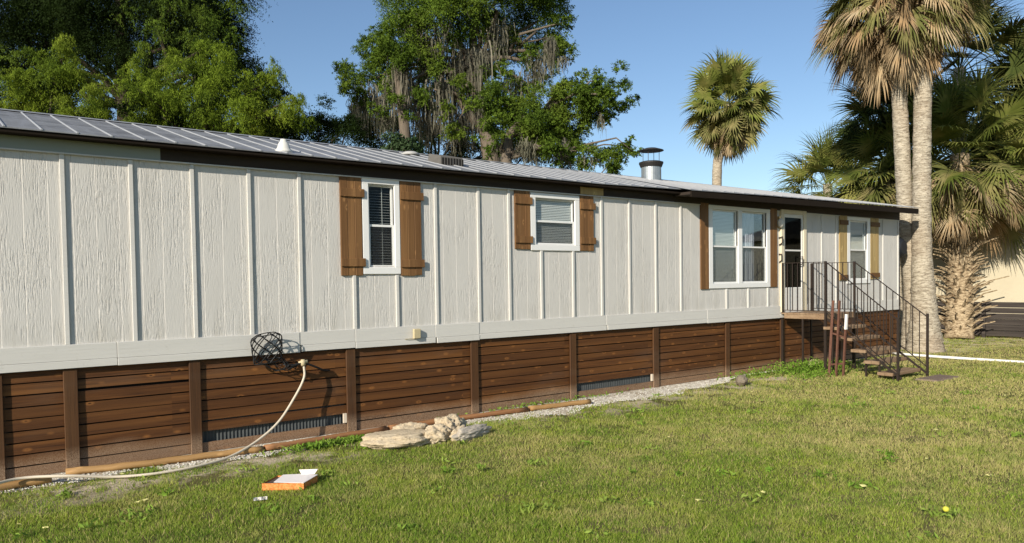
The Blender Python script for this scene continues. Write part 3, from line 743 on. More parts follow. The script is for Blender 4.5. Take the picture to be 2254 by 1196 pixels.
# loose iron frame leaning against the rail
lf = thing('leaning_iron_frame', (12.66, -1.37, 0), 'three joined rusty iron uprights leaning in front of the steps', 'iron frame')
bt_ = [onZ(1824.5, 832, -.01), onZ(1840, 833, -.01), onZ(1856, 831, -.01)]
tp_ = [onX(1834, 662, 12.92), onX(1848, 662, 12.92), onX(1863, 692, 12.92)]
for i, (a, b) in enumerate(zip(bt_, tp_)):
    MB().bar(a, b, .042, .03).build('upright', 'rust', lf)
a_, b_ = np.array(tp_[2]), np.array(bt_[2])
MB().bar(a_+(0, -.004, 0), a_+(b_-a_)*.24+(0, -.004, 0), .047, .036).build('white_sleeve', 'white_plastic', lf)
for t in (.42, .83):
    MB().bar(tp_[0]+(bt_[0]-tp_[0])*t, tp_[2]+(bt_[2]-tp_[2])*(t-.05), .02, .03).build('crossbar', 'rust', lf)
# stepping slab at the foot of the steps
o = MB().add([(13.40, -2.78, -.01), (14.25, -2.80, -.01), (14.28, -2.42, -.01), (13.38, -2.40, -.01), (13.42, -2.76, .022), (14.23, -2.78, .022), (14.26, -2.44, .022), (13.40, -2.42, .022)],
             [(0, 3, 2, 1), (4, 5, 6, 7), (0, 1, 5, 4), (1, 2, 6, 5), (2, 3, 7, 6), (3, 0, 4, 7)]).build('stepping_slab', 'paver', bevel=.006)
tag(o, 'flat brown slab set in the lawn at the foot of the steps', 'paving slab')
# rubble under the landing
def rock(name, mat, c, sc, seed, rot=0, amp=.35, sub=4, label=None, cat=None, parent=None, freq=1.6, flat=None):
    import bmesh
    bm = bmesh.new(); bmesh.ops.create_icosphere(bm, subdivisions=sub, radius=1)
    for v_ in bm.verts:
        p = v_.co.copy(); q = p*freq+Vector((seed*3.1, seed*1.7, seed))
        d = mnoise.noise(q)*amp+mnoise.noise(q*2.3)*amp*.55+mnoise.noise(q*5.1)*amp*.28
        cr = abs(mnoise.noise(q*1.4+Vector((9, 9, 9)))); d -= max(0, .12-cr)*amp*3
        v_.co = p*(1+d)
        if flat and v_.co.z > flat: v_.co.z = flat+(v_.co.z-flat)*.25
    me = bpy.data.meshes.new(name); 
    bm.transform(Matrix.Rotation(rot, 4, 'Z') @ Matrix.Diagonal((*sc, 1))); bm.to_mesh(me); bm.free()
    me.polygons.foreach_set('use_smooth', [True]*len(me.polygons)); me.materials.append(MT[mat])
    o = bpy.data.objects.new(name, me); COL.objects.link(o); o.location = tuple(float(v) for v in c)
    if label: tag(o, label, cat)
    return o
rock('rock', 'limestone', (13.75, -.30, .07), (.16, .10, .10), 4.4, label='small pale stone lying under the wooden landing', cat='rock')
# limestone group along the gravel
rock('rock', 'limestone', (3.98, -1.03, .06), (.44, .25, .10), 1.3, -.30, .22, 5, 'large flat tan limestone slab, leftmost of the rocks by the gravel', 'rock', flat=.75)
rock('rock', 'limestone', (4.36, -.66, .05), (.24, .12, .10), 5.3, -.2, .3, 5, 'low pale rock behind the flat slab, against the edging timber', 'rock')
rock('rock', 'limestone', (4.42, -1.15, .06), (.20, .15, .12), 2.3, .3, .32, 5, 'knobbly tan rock between the flat slab and the tall lump', 'rock', freq=2.0)
rock('rock', 'limestone', (4.68, -1.0, .07), (.24, .18, .16), 7.9, .6, .36, 5, 'tallest pitted limestone lump in the middle of the rocks', 'rock', freq=2.1)
rock('rock', 'limestone', (4.66, -1.24, .04), (.15, .11, .09), 9.2, .1, .45, 4, 'small pitted rock in front of the tallest limestone lump', 'rock')
pa = onZ(1003, 962, .07); pb = onZ(1074, 943, .07)
pc = (pa+pb)/2; 
rock('pale_log', 'pale_log', pc, (.32, .085, .085), 3.7, math.atan2(pb[1]-pa[1], pb[0]-pa[0]), .22, 5, 'short weathered pale log lying at the right end of the rocks', 'log', freq=1.8)
# short hollow log by the skirting
simple('brown_stone', (.20, .165, .12), .9, .1, var=.5, sc=18, bump=.01)
rock('rock', 'brown_stone', onZ(1632, 838, .07), (.115, .10, .09), 6.1, .3, .2, 4, 'small round brown stone lying alone by the skirting left of the steps', 'rock')

# ================================================================ EDGING TIMBERS
def timber(pix, r, mat, label, z=.04):
    P = [onZ(x, y, z) for x, y in pix]
    Q = []
    for i in range(len(P)-1):
        for t in np.linspace(0, 1, 6, endpoint=False): Q.append(P[i]+(P[i+1]-P[i])*t)
    Q.append(P[-1])
    Q = [q+np.array([0, .004*math.sin(i), .003*math.sin(i*1.7)]) for i, q in enumerate(Q)]
    o = MB().tube(Q, [r*(1+.05*math.sin(i*2.1)) for i in range(len(Q))], 12, True, .85).build('edging_timber', mat, smooth=True)
    for p_ in o.data.polygons:
        if len(p_.vertices) > 4: p_.use_smooth = False
    tag(o, label, 'timber', 'round edging timbers along the skirting')
timber([(-120, 1092), (0, 1072), (112, 1054)], .045, 'timber', 'yellowish edging timber at the left edge of the picture, nearest the viewer')
timber([(145, 1040), (330, 1020), (450, 1004), (578, 988)], .042, 'timber', 'long yellowish edging timber under the hose, second from the left')
timber([(582, 987), (700, 968), (850, 944)], .040, 'timber_red', 'reddish edging timber between the hose and the flat rock')
timber([(856, 943), (930, 932), (1010, 921), (1160, 901)], .040, 'timber_red', 'reddish edging timber behind the limestone rocks')
timber([(1165, 900), (1230, 892), (1298, 884)], .042, 'timber', 'last edging timber on the right, ending on the white gravel')

# ================================================================ HOSE, WIRE BASKET
def smooth_path(P, n=10):
    P = [np.array(p, float) for p in P]; P = [P[0]*2-P[1]]+P+[P[-1]*2-P[-2]]; out = []
    for i in range(1, len(P)-2):
        for t in np.linspace(0, 1, n, endpoint=False):
            a, b, c_, d = P[i-1:i+3]
            out.append(.5*((2*b)+(-a+c_)*t+(2*a-5*b+4*c_-d)*t*t+(-a+3*b-3*c_+d)*t**3))
    out.append(P[-2]); return out
hp = [onZ(-200, 1110, .09), onZ(-60, 1080, .10), onZ(40, 1054, .10), onZ(150, 1048, .085), onZ(250, 1050, .02), onZ(340, 1043, .015), onZ(430, 1027, .02), onZ(500, 1008, .03), onY(560, 975, -.36), onY(612, 930, -.25), onY(650, 872, -.165), onY(669, 832, -.145), onY(669, 806, -.135)]
hose = MB().tube(smooth_path(hp), .0135, 10).build('garden_hose', 'hose', smooth=True)
tag(hose, 'pale beige hose trailing along the ground and arching up to the iron bracket', 'hose')
kp = onY(667, 800, -.135)
kn = MB().lathe(kp+np.array([0, 0, -.03]), [(.022, 0), (.03, .02), (.034, .05), (.02, .075)], 12)
kn.tube([kp+np.array([-.05, .01, .01]), kp+np.array([.05, -.01, .02])], [.016, .02], 8); kn.build('hose_nozzle', 'plastic_beige', hose, smooth=True)
bc = onY(588, 766, -.115)
wb = thing('wire_basket', bc, 'black wire basket on an iron bracket in front of the white base trim', 'wire basket')
m = MB(); R_, H_ = .155, .30; nd = 8
tilt = Matrix.Rotation(math.radians(-8), 3, 'Y') @ Matrix.Rotation(math.radians(14), 3, 'X')
def bp(a, t):
    rr = R_*(1.02-.10*(1-t)**2) * (1 if t < .82 else math.sqrt(max(.0, 1-((t-.82)/.20)**2)*.75+.25))
    return Vector(bc)+tilt @ Vector((1.12*rr*math.cos(a), .42*rr*math.sin(a), (t-.5)*H_*1.08))
for i in range(nd):
    a0 = 2*math.pi*i/nd
    for sgn in (1, -1):
        m.tube([bp(a0+sgn*t*2.0, t) for t in np.linspace(0, 1, 12)], .0062, 5, False)
for t, r_ in ((0, .007), (1, .006)): m.tube([bp(a, t) for a in np.linspace(0, 2*math.pi, 25)], r_, 6, False)
m.build('wire_mesh', 'black_wire', wb)
m = MB()     # loose wires trailing from the basket foot to the bracket
base_ = [bp(a, 0) for a in (0, .7, 1.6, 2.6, 3.6, 4.6, 5.6)]
for i in range(9):
    b0 = base_[i % 7]; e = Vector(onY(655, 803, -.13))
    mid = [b0.lerp(e, t)+Vector((random.uniform(-.02, .02), random.uniform(-.02, .02), -.05*math.sin(t*3.14)+random.uniform(-.03, .03))) for t in (.2, .4, .6, .8)]
    m.tube(smooth_path([b0, *mid, e], 4), .0055, 5, False)
m.build('loose_wire', 'black_wire', wb)
MB().tube(smooth_path([onY(640, 806, -.13), kp, onY(690, 806, -.12), onY(712, 815, -.07), (3.62, -.0, .78)], 6), .012, 8).build('bracket', 'black_wire', wb)

# ================================================================ LITTER ON THE LAWN
pbx = thing('pizza_box', (2.36, -1.95, 0), 'open white and orange takeaway box lying on the grass', 'cardboard box')
c0 = np.array([2.137, -1.933]); ex = np.array([.29, -.225]); ey = np.array([.20, .175]); hb = .062
def qd(u, v, z): p = c0+ex*u+ey*v; return (p[0], p[1], z+.012)
m = MB(); m.add([qd(0, 0, 0), qd(1, 0, 0), qd(1, 1, 0), qd(0, 1, 0), qd(0, 0, hb), qd(1, 0, hb), qd(1, 1, hb), qd(0, 1, hb)], [(0, 1, 5, 4), (1, 2, 6, 5), (2, 3, 7, 6), (3, 0, 4, 7), (0, 3, 2, 1)])
m.build('box_side', 'cardboard_orange', pbx)
m = MB(); m.add([qd(.02, .02, hb-.012), qd(.98, .02, hb-.012), qd(.98, .98, hb-.012), qd(.02, .98, hb-.012)], [(0, 1, 2, 3)]); m.build('box_inside', 'cardboard_in', pbx)
m = MB()
lid = [(.24, .12, hb+.004), (1.005, -.01, hb+.002), (1.01, 1.0, hb+.006), (.78, 1.04, hb+.014), (.15, .98, hb+.010)]
m.add([qd(*p) for p in lid]+[qd(p[0], p[1], p[2]-.004) for p in lid], [(0, 1, 2, 3, 4), (9, 8, 7, 6, 5), (0, 5, 6, 1), (1, 6, 7, 2), (2, 7, 8, 3), (3, 8, 9, 4), (4, 9, 5, 0)])
m.add([qd(.62, .95, hb+.012), qd(.95, .93, hb+.014), qd(.98, 1.10, hb+.05), qd(.50, 1.12, hb+.045)], [(0, 1, 2, 3)])
m.build('box_lid', 'cardboard_white', pbx)
m = MB(); nn = 8; vs = []
for i in range(nn):
    for j in range(3):
        p = onZ(558+i*4.3, 1103-j*3.5-i*.5, .028+.008*math.sin(i*1.7+j)); vs.append(p)
m.add(vs, [(i*3+j, (i+1)*3+j, (i+1)*3+j+1, i*3+j+1) for i in range(nn-1) for j in range(2)])
o = m.build('paper_scrap', 'cardboard_white'); tag(o, 'small crumpled white paper scrap in the grass below the box', 'paper')
yb = np.array([5.93, -5.98, .052]); 
o = rock('yellow_ball', 'yellow', yb, (.023, .023, .022), 2, amp=.04, sub=3, label='small bright yellow ball in the grass near the lower right corner', cat='ball')
# white edging pipe in the grass at the right
m = MB(); P = [(17.34, -.15, .03), (17.2, -1.1, .035), (17.28, -1.9, .028), (17.4, -2.75, .02), (17.5, -4.2, .018)]
o = m.tube(smooth_path(P, 5), .038, 8, True, .8).build('white_pipe', 'white_plastic', smooth=True); tag(o, 'white pipe lying in the grass right of the steps', 'pipe')
# fallen yellow leaves
spots = [(268, 1043), (238, 1060), (1505, 1093), (1538, 1100), (320, 1100), (100, 1162), (42, 1154), (302, 1105), (1632, 868), (1655, 862), (1745, 860), (1918, 880), (2040, 1010), (2180, 1046), (2176, 1047), (1900, 1070), (1575, 968), (2060, 946), (1680, 1083), (2212, 870), (2150, 762), (2186, 752), (2228, 759), (2140, 756), (2120, 800), (1470, 962), (1190, 1070), (640, 1010)]
for i, (x, y) in enumerate(spots):
    p = onZ(x, y, .03); s_ = random.uniform(.014, .026); a = random.uniform(0, 3)
    m = MB(); vs = [Vector(p)+Vector((math.cos(a+t)*s_*q, math.sin(a+t)*s_*q, random.uniform(-.004, .01))) for t, q in ((0, 1.3), (1.2, .7), (2.2, .8), (3.14, 1.2), (4.2, .8), (5.2, .7))]
    m.add(vs, [(0, 1, 2, 3), (0, 3, 4, 5)]); o = m.build('fallen_leaf', 'fallen_yellow')
    tag(o, 'small pale yellow fallen leaf lying on the lawn', 'leaf', 'yellow fallen leaves scattered on the lawn')

# ================================================================ VEGETATION HELPERS
def diamonds(C, D, Nn, ln, wd):
    """leaf quads: centre, direction, side vector, length, width"""
    D = D/np.linalg.norm(D, axis=1, keepdims=True); Sd = np.cross(D, Nn); Sd /= np.linalg.norm(Sd, axis=1, keepdims=True)+1e-9
    ln = ln[:, None]; wd = wd[:, None]
    V = np.stack([C-D*ln*.5, C+Sd*wd*.5-D*ln*.05, C+D*ln*.5, C-Sd*wd*.5-D*ln*.05], 1)
    return V.reshape(-1, 3)
def foliage(name, mat, parent, clumps, dens, ln, wd, droop=.0, spray=.45, leaves=14, seed=1, fill=.55, flat=1., lobe=(.25, .5), up=.25, nlm=1):
    """clumps: (centre, radius). Sprays (twigs) start inside the clump and arch outward; leaves sit along them"""
    r_ = np.random.default_rng(seed); Vs = []; As = []
    for c, R in clumps:
        # break each clump into sub-lobes for an uneven outline
        ns = max(4, int(dens*R*R))
        nl = int((7+R*3)*nlm)
        lobes = np.array(c)+r_.normal(0, 1, (nl, 3))*R*np.array([.5, .5, .42]); lr = R*r_.uniform(*lobe, nl)
        w = lr**2; which = r_.choice(nl, ns, p=w/w.sum())
        d = r_.normal(0, 1, (ns, 3)); d[:, 2] += up; d /= np.linalg.norm(d, axis=1, keepdims=True)
        st = lobes[which]+d*(lr[which]*(fill+(1-fill)*r_.random(ns)))[:, None]*np.array([1, 1, flat])
        out = d+r_.normal(0, .35, (ns, 3)); out[:, 2] *= .6; out /= np.linalg.norm(out, axis=1, keepdims=True)
        sl = spray*r_.uniform(.5, 1.2, ns)*np.clip(R, .35, 1.2)
        tone = np.clip(.55*r_.random(ns)+.65*(r_.random(nl))[which]**1.3-.1, 0, 1)
        for j in range(leaves):
            t = (j+r_.random(ns))/leaves
            P = st+out*(sl*t)[:, None]; P[:, 2] -= droop*sl*t*t
            T = out.copy(); T[:, 2] -= 2*droop*t
            T /= np.linalg.norm(T, axis=1, keepdims=True)
            sd = r_.normal(0, 1, (ns, 3)); sd[:, 2] -= droop*1.2
            D = T*.6+sd*.7
            P = P+r_.normal(0, .035*R**.5, (ns, 3))
            Nn = d*1.3+r_.normal(0, .55, (ns, 3)); Nn[:, 2] += .3
            Vs.append(diamonds(P, D, Nn, ln*r_.uniform(.6, 1.3, ns), wd*r_.uniform(.6, 1.3, ns)))
            As.append(np.repeat(np.clip(tone*.7+.3*r_.random(ns), 0, 1), 4))
    V = np.concatenate(Vs); A = np.concatenate(As); F = np.arange(len(V)).reshape(-1, 4)
    return npmesh(name, V, F, mat, parent, A)
def moss(name, parent, spots, seed=3):
    """spots: (top centre, horizontal radius, length, count)"""
    r_ = np.random.default_rng(seed); Vs = []; As = []
    for c, R, Ln, n in spots:
        p = np.array(c)+r_.normal(0, 1, (n, 3))*R*np.array([.6, .6, .5])
        l = Ln*r_.uniform(.15, 1.15, n)*np.exp(-((p[:, 0]-c[0])/R)**2*.5); w = r_.uniform(.006, .026, n)*r_.uniform(.5, 1.6, n)
        a = r_.uniform(0, 3.14, n); sx, sy = np.cos(a)*w, np.sin(a)*w; tone = r_.random(n)
        prev = p.copy(); K = 5
        for j in range(K):
            q = prev.copy(); q[:, 2] -= l/K; q[:, :2] += r_.normal(0, .035, (n, 2))
            w0 = (1-j/K)**.5; w1 = (1-(j+1)/K)**.5
            Vs.append(np.stack([prev+np.stack([sx*w0, sy*w0, 0*sx], 1), prev-np.stack([sx*w0, sy*w0, 0*sx], 1), q-np.stack([sx*w1, sy*w1, 0*sx], 1), q+np.stack([sx*w1, sy*w1, 0*sx], 1)], 1).reshape(-1, 3))
            As.append(np.repeat(tone, 4)); prev = q
    V = np.concatenate(Vs); return npmesh(name, V, np.arange(len(V)).reshape(-1, 4), 'moss', parent, np.concatenate(As))
def wob(a, b, n=6, amp=.1):
    a, b = np.array(a, float), np.array(b, float); L_ = np.linalg.norm(b-a)
    return [a+(b-a)*t+rng.normal(0, amp*L_*.12, 3)*math.sin(t*3.14) for t in np.linspace(0, 1, n)]
def limbs(name, mat, parent, trunkpts, tr, targets, r0=.10, n=12):
    m = MB(); m.tube(trunkpts, tr, n)
    T = [np.array(p) for p in trunkpts]
    for c in targets:
        c = np.array(c); low = [t for t in T if t[2] < c[2]-.1] or T[:1]
        s_ = min(low, key=lambda t: np.linalg.norm(t-c)-t[2]*.3); d = np.linalg.norm(c-s_)
        pp = wob(s_, c, 6, .5)
        for i, p in enumerate(pp): p[2] += .0+.10*d*math.sin(i/5*3.14)*(1 if c[2] > s_[2] else .5)
        rr = min(r0, .035*d+.02); m.tube(pp, [rr*(1-.8*i/5) for i in range(6)], 6)
    return m.build(name, mat, parent, smooth=True)
def ground_at(x, y, D):
    p = at(x, y, D); return np.array([p[0], p[1], -.05])

def px_clumps(lst, D, jit=.0, seed=0):
    r_ = np.random.default_rng(seed); out = []
    for q in lst:
        x, y, r = q[:3]; d = D+(q[3] if len(q) > 3 else 0)+r_.normal(0, jit)
        out.append((at(x, y, d), r/CF*d))
    return out

# ---- left: tall dark tree behind
DA = 25.
A = px_clumps([(60, -60, 130), (200, -50, 120), (340, -60, 110), (440, -40, 90), (500, 10, 50), (480, 60, 55), (500, 110, 45), (430, 60, 70), (350, 40, 80), (250, 50, 80), (140, 50, 80), (40, 60, 80), (20, 150, 60),
               (90, 130, 60), (250, 120, 55), (380, 110, 60), (530, 150, 38), (480, 170, 60), (560, 185, 35), (-80, 40, 120), (-60, 180, 110), (180, 110, 55), (610, 205, 32)], DA, .8, 1)
ta = thing('tree', ground_at(260, 100, DA), 'tall dark green tree filling the upper left corner behind the lighter trees', 'tree', 'trees behind the mobile home')
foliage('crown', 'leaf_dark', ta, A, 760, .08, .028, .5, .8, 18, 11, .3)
A2 = px_clumps([(520, 20, 34), (470, 50, 40), (420, 90, 34), (330, 60, 34), (380, 20, 36), (500, 80, 26), (440, 10, 30), (20, 110, 26), (30, 200, 24), (290, 20, 26)], DA-2.5, .3, 17)
foliage('outer_crown', 'leaf_oak', ta, A2, 260, .07, .018, .8, .7, 16, 12, .2)
gA = ground_at(265, 100, DA)
limbs('trunk', 'bark_dark', ta, [gA, gA+(0, 0, 4), gA+(.1, 0, 8), gA+(0, 0, 12)], [.42, .34, .26, .12], [c for c, r in A], .12)
# ---- left: two light drooping cypresses in front of it
DB = 18.
B1 = px_clumps([(60, 225, 45), (110, 150, 48), (160, 195, 50), (185, 240, 40), (70, 260, 45), (130, 235, 50), (40, 180, 32), (20, 245, 30), (90, 190, 45), (215, 260, 42), (-40, 240, 60), (140, 130, 30), (230, 220, 26)], DB+1, .4, 2)
t1 = thing('tree', ground_at(110, 200, DB+1), 'light green drooping tree at the far left above the roof', 'tree', 'trees behind the mobile home')
foliage('inner_crown', 'leaf_dark', t1, [(c+np.array([.12, .55, -.15]), r*.95) for c, r in B1], 700, .075, .03, .3, .4, 12, 210, .2)  # dark leaf core added so the gaps between sprays read as shade
foliage('crown', 'leaf_cypress', t1, [(c, r*1.12) for c, r in B1], 900, .062, .016, 1.1, .40, 20, 21, .5, 1., (.16, .34), .8, 1.4)
g1_ = ground_at(115, 200, DB+1); limbs('trunk', 'bark_dark', t1, [g1_, g1_+(0, 0, 2.5), g1_+(.1, .1, 5.5), g1_+(.1, .1, 7.4)], [.2, .16, .1, .03], [c for c, r in B1], .05)
B2 = px_clumps([(330, 155, 42), (300, 195, 34), (455, 115, 36), (430, 165, 55), (390, 215, 58), (330, 250, 52), (470, 215, 55), (440, 270, 58), (520, 260, 58), (560, 225, 45), (590, 270, 50), (545, 195, 34), (610, 165, 26), (645, 225, 30),
               (630, 262, 34), (510, 165, 30), (380, 280, 45), (300, 268, 30), (340, 205, 45), (580, 185, 22), (665, 265, 22), (480, 300, 50), (560, 300, 40)], DB-1, .45, 3)
t2 = thing('tree', ground_at(430, 200, DB-1), 'bright yellow-green drooping tree above the roof, second from the left', 'tree', 'trees behind the mobile home')
foliage('inner_crown', 'leaf_dark', t2, [(c+np.array([.12, .55, -.15]), r*.95) for c, r in B2], 700, .075, .03, .3, .4, 12, 211, .2)  # crown's inner shade put in as a core of darker leaves
foliage('crown', 'leaf_cypress', t2, [(c, r*1.15) for c, r in B2], 900, .060, .015, 1.1, .40, 20, 22, .5, 1., (.16, .34), .8, 1.4)
g2_ = ground_at(440, 200, DB-1); limbs('trunk', 'bark_dark', t2, [g2_, g2_+(0, 0, 2.5), g2_+(-.1, .1, 5.0), g2_+(0, .1, 6.6)], [.22, .17, .1, .03], [c for c, r in B2], .05)
# ---- dark trees between left group and the mossy tree
C1 = px_clumps([(640, 290, 40), (700, 268, 36), (735, 285, 36), (690, 300, 45), (760, 300, 40), (600, 310, 45), (770, 275, 22)], 27, .5, 4)
t3 = thing('tree', ground_at(700, 270, 27), 'low dark tree just above the roof between the drooping and the mossy tree', 'tree', 'trees behind the mobile home')
foliage('crown', 'leaf_dark', t3, C1, 1000, .07, .03, .3, .45, 12, 31, .3)
g3_ = ground_at(700, 270, 27); limbs('trunk', 'bark_dark', t3, [g3_, g3_+(0, 0, 3), g3_+(0, 0, 5.5)], [.2, .16, .08], [c for c, r in C1], .06)
# ---- centre: tall mossy tree
DC = 30.
Cc = px_clumps([(900, 20, 62), (980, 10, 70), (1070, 0, 72), (1150, 10, 72), (1225, 20, 42), (860, 75, 45), (920, 80, 55), (1000, 60, 62), (1080, 60, 60), (1150, 70, 56), (1215, 80, 40), (1250, 105, 24), (1240, 50, 22),
               (805, 125, 36), (768, 160, 30), (775, 190, 28), (830, 165, 45), (870, 125, 45), (795, 215, 24), (850, 205, 34), (945, 130, 38), (1130, 130, 36), (1235, 120, 26), (1180, 130, 34), (900, -60, 80), (1000, -90, 90), (1120, -90, 90), (1210, -50, 60),
               (1105, 175, 34), (820, 90, 22), (1000, 290, 26), (940, 230, 22), (1190, 180, 26)], DC, .8, 5)
tc = thing('tree', ground_at(1075, 200, DC), 'tall broad tree hung with grey Spanish moss above the middle of the roof', 'tree', 'trees behind the mobile home')
foliage('crown', 'leaf_oak', tc, [(c, r*1.05) for c, r in Cc], 620, .085, .036, .25, .42, 15, 41, .4, 1., (.18, .38), .5, 1.3)
gC = ground_at(1082, 300, DC)
def up(x, y, d): return at(x, y, d)
m = MB(); m.tube([gC, up(1082, 350, DC), up(1072, 290, DC), up(1055, 220, DC), up(1045, 150, DC), up(1040, 60, DC)], [.50, .38, .34, .30, .24, .12], 12)
m.tube([up(1077, 300, DC), up(1040, 262, DC-.3), up(1005, 215, DC-.5), up(965, 165, DC-.6), up(920, 120, DC-.6)], [.20, .17, .13, .10, .05], 8)
m.tube([up(1045, 240, DC-.2), up(1000, 205, DC-.8), up(955, 197, DC-1)], [.10, .07, .03], 7)
m.tube([up(1055, 180, DC), up(1110, 130, DC), up(1180, 70, DC)], [.15, .1, .05], 7)
for c, r in Cc[::2]: m.tube(wob(up(1045, 140, DC), c, 6, .5), [.12, .10, .08, .06, .04, .02], 6)
m.build('trunk', 'bark', tc, smooth=True)
mo = []
for x, y, r, l, n in [(880, 130, 14, 150, 90), (893, 160, 12, 150, 90), (940, 110, 22, 90, 120), (1000, 130, 26, 150, 170), (1030, 120, 20, 170, 150), (1055, 120, 18, 150, 120), (970, 190, 22, 130, 130), (1010, 250, 26, 90, 120), (1040, 230, 16, 110, 90),
                      (1095, 60, 20, 90, 90), (1135, 180, 20, 90, 90), (1215, 85, 10, 95, 80), (1180, 130, 22, 90, 110), (1160, 190, 22, 70, 90), (830, 210, 24, 90, 110), (800, 210, 18, 110, 100), (785, 230, 12, 90, 60), (920, 200, 24, 130, 140), (850, 250, 24, 80, 90),
                      (960, 70, 30, 60, 110), (1000, 300, 30, 50, 60), (905, 60, 22, 60, 60), (1240, 130, 10, 40, 30), (1100, 290, 26, 60, 60), (860, 180, 14, 120, 70), (940, 260, 26, 80, 100)]:
    d = DC+random.uniform(-1.2, 1.0); mo.append((at(x, y, d), r/CF*d*1.2, l/CF*d*.9, int(n*1.5)))
moss('hanging_moss', tc, mo)
Cf = px_clumps([(960, 150, 22), (1005, 175, 20), (925, 205, 22), (985, 235, 18), (1025, 200, 18), (840, 240, 18), (870, 215, 20), (905, 255, 14), (1060, 160, 20), (1150, 200, 20)], DC-1.5, .3, 18)
foliage('inner_crown', 'leaf_oak', tc, Cf, 700, .085, .034, .4, .6, 12, 45, .2)
# ---- second trunked tree left of it
gE = ground_at(892, 300, DC-1)
te = thing('tree', gE, 'slender mossy trunk rising at the left part of the mossy tree', 'tree', 'trees behind the mobile home')
m = MB(); m.tube([gE, up(895, 330, DC-1), up(888, 260, DC-1), up(880, 200, DC-1), up(872, 150, DC-1)], [.26, .22, .2, .17, .06], 10); m.build('trunk', 'bark', te, smooth=True)
Ce = px_clumps([(870, 150, 30), (845, 130, 30), (890, 120, 26)], DC-1, .3, 6); foliage('crown', 'leaf_oak', te, Ce, 1000, .085, .042, .25, .42, 12, 43, .35)
# ---- dark understorey behind
dk = px_clumps([(980, 200, 34), (1020, 170, 36), (900, 215, 34), (1090, 220, 30), (930, 170, 30), (860, 270, 36), (1030, 280, 30), (800, 300, 45), (850, 320, 45), (940, 310, 45), (1000, 325, 40), (1050, 320, 36), (1180, 320, 45), (1250, 340, 36), (960, 260, 26), (1140, 335, 40), (800, 262, 26)], 37, .6, 7)
tdk = thing('tree', ground_at(950, 300, 37), 'dark shaded thicket of trees behind the mossy trunks', 'tree', 'trees behind the mobile home')
foliage('crown', 'leaf_dark', tdk, dk, 500, .11, .05, .2, .5, 12, 47, .3)
gd = ground_at(950, 300, 37); limbs('trunk', 'bark_dark', tdk, [gd, gd+(0, 0, 4), gd+(0, 0, 7)], [.3, .2, .1], [c for c, r in dk], .08)
# ---- round bush in front of the mossy tree
gb = ground_at(880, 320, 22)
tb = thing('bush', gb, 'small round leaved bush just above the roof below the slender mossy trunk', 'bush')
bc_ = px_clumps([(880, 305, 26), (900, 325, 26), (862, 325, 22), (920, 330, 16)], 22, .15, 8); foliage('crown', 'leaf_bush', tb, bc_, 1300, .06, .05, .1, .3, 10, 51, .3)
limbs('trunk', 'bark_dark', tb, [gb, gb+(0, 0, 3), gb+(0, 0, 5)], [.08, .06, .03], [c for c, r in bc_], .03)
# ---- right lobed oak
DD = 27.
Dl = px_clumps([(1085, 215, 30), (1100, 250, 36), (1090, 285, 26), (1140, 240, 34), (1130, 290, 36), (1175, 265, 40), (1215, 285, 40), (1250, 245, 40), (1285, 205, 34), (1322, 182, 24), (1345, 208, 26), (1362, 238, 20), (1300, 240, 34), (1255, 300, 32),
               (1340, 262, 14), (1180, 310, 30), (1290, 335, 28), (1320, 345, 26), (1355, 345, 24), (1385, 322, 16), (1395, 335, 12), (1345, 372, 16), (1225, 330, 26), (1270, 180, 20), (1310, 255, 22), (1235, 200, 22), (1090, 320, 18)], DD, .5, 9)
td = thing('tree', ground_at(1180, 250, DD), 'green oak with low spreading lobes above the roof left of the chimney pipe', 'tree', 'trees behind the mobile home')
foliage('crown', 'leaf_oak', td, [(c, r*1.2) for c, r in Dl], 950, .078, .036, .25, .42, 15, 61, .4, 1., (.2, .42), .5, 1.2)
gD = ground_at(1115, 300, DD); limbs('trunk', 'bark', td, [gD, up(1115, 350, DD), up(1120, 300, DD), up(1150, 262, DD), up(1200, 240, DD)], [.24, .2, .16, .12, .06], [c for c, r in Dl], .08)
mo = []
for x, y, r, l, n in [(1212, 90, 10, 80, 70), (1190, 300, 20, 70, 90), (1235, 320, 18, 50, 70), (1290, 350, 16, 30, 50), (1323, 250, 3, 60, 14), (1225, 200, 14, 60, 60), (1110, 320, 16, 50, 60), (1345, 365, 14, 24, 40), (1160, 320, 20, 50, 80)]:
    d = DD+random.uniform(-.6, .6); mo.append((at(x, y, d), r/CF*d, l/CF*d, n*2))
moss('hanging_moss', td, mo, 5)

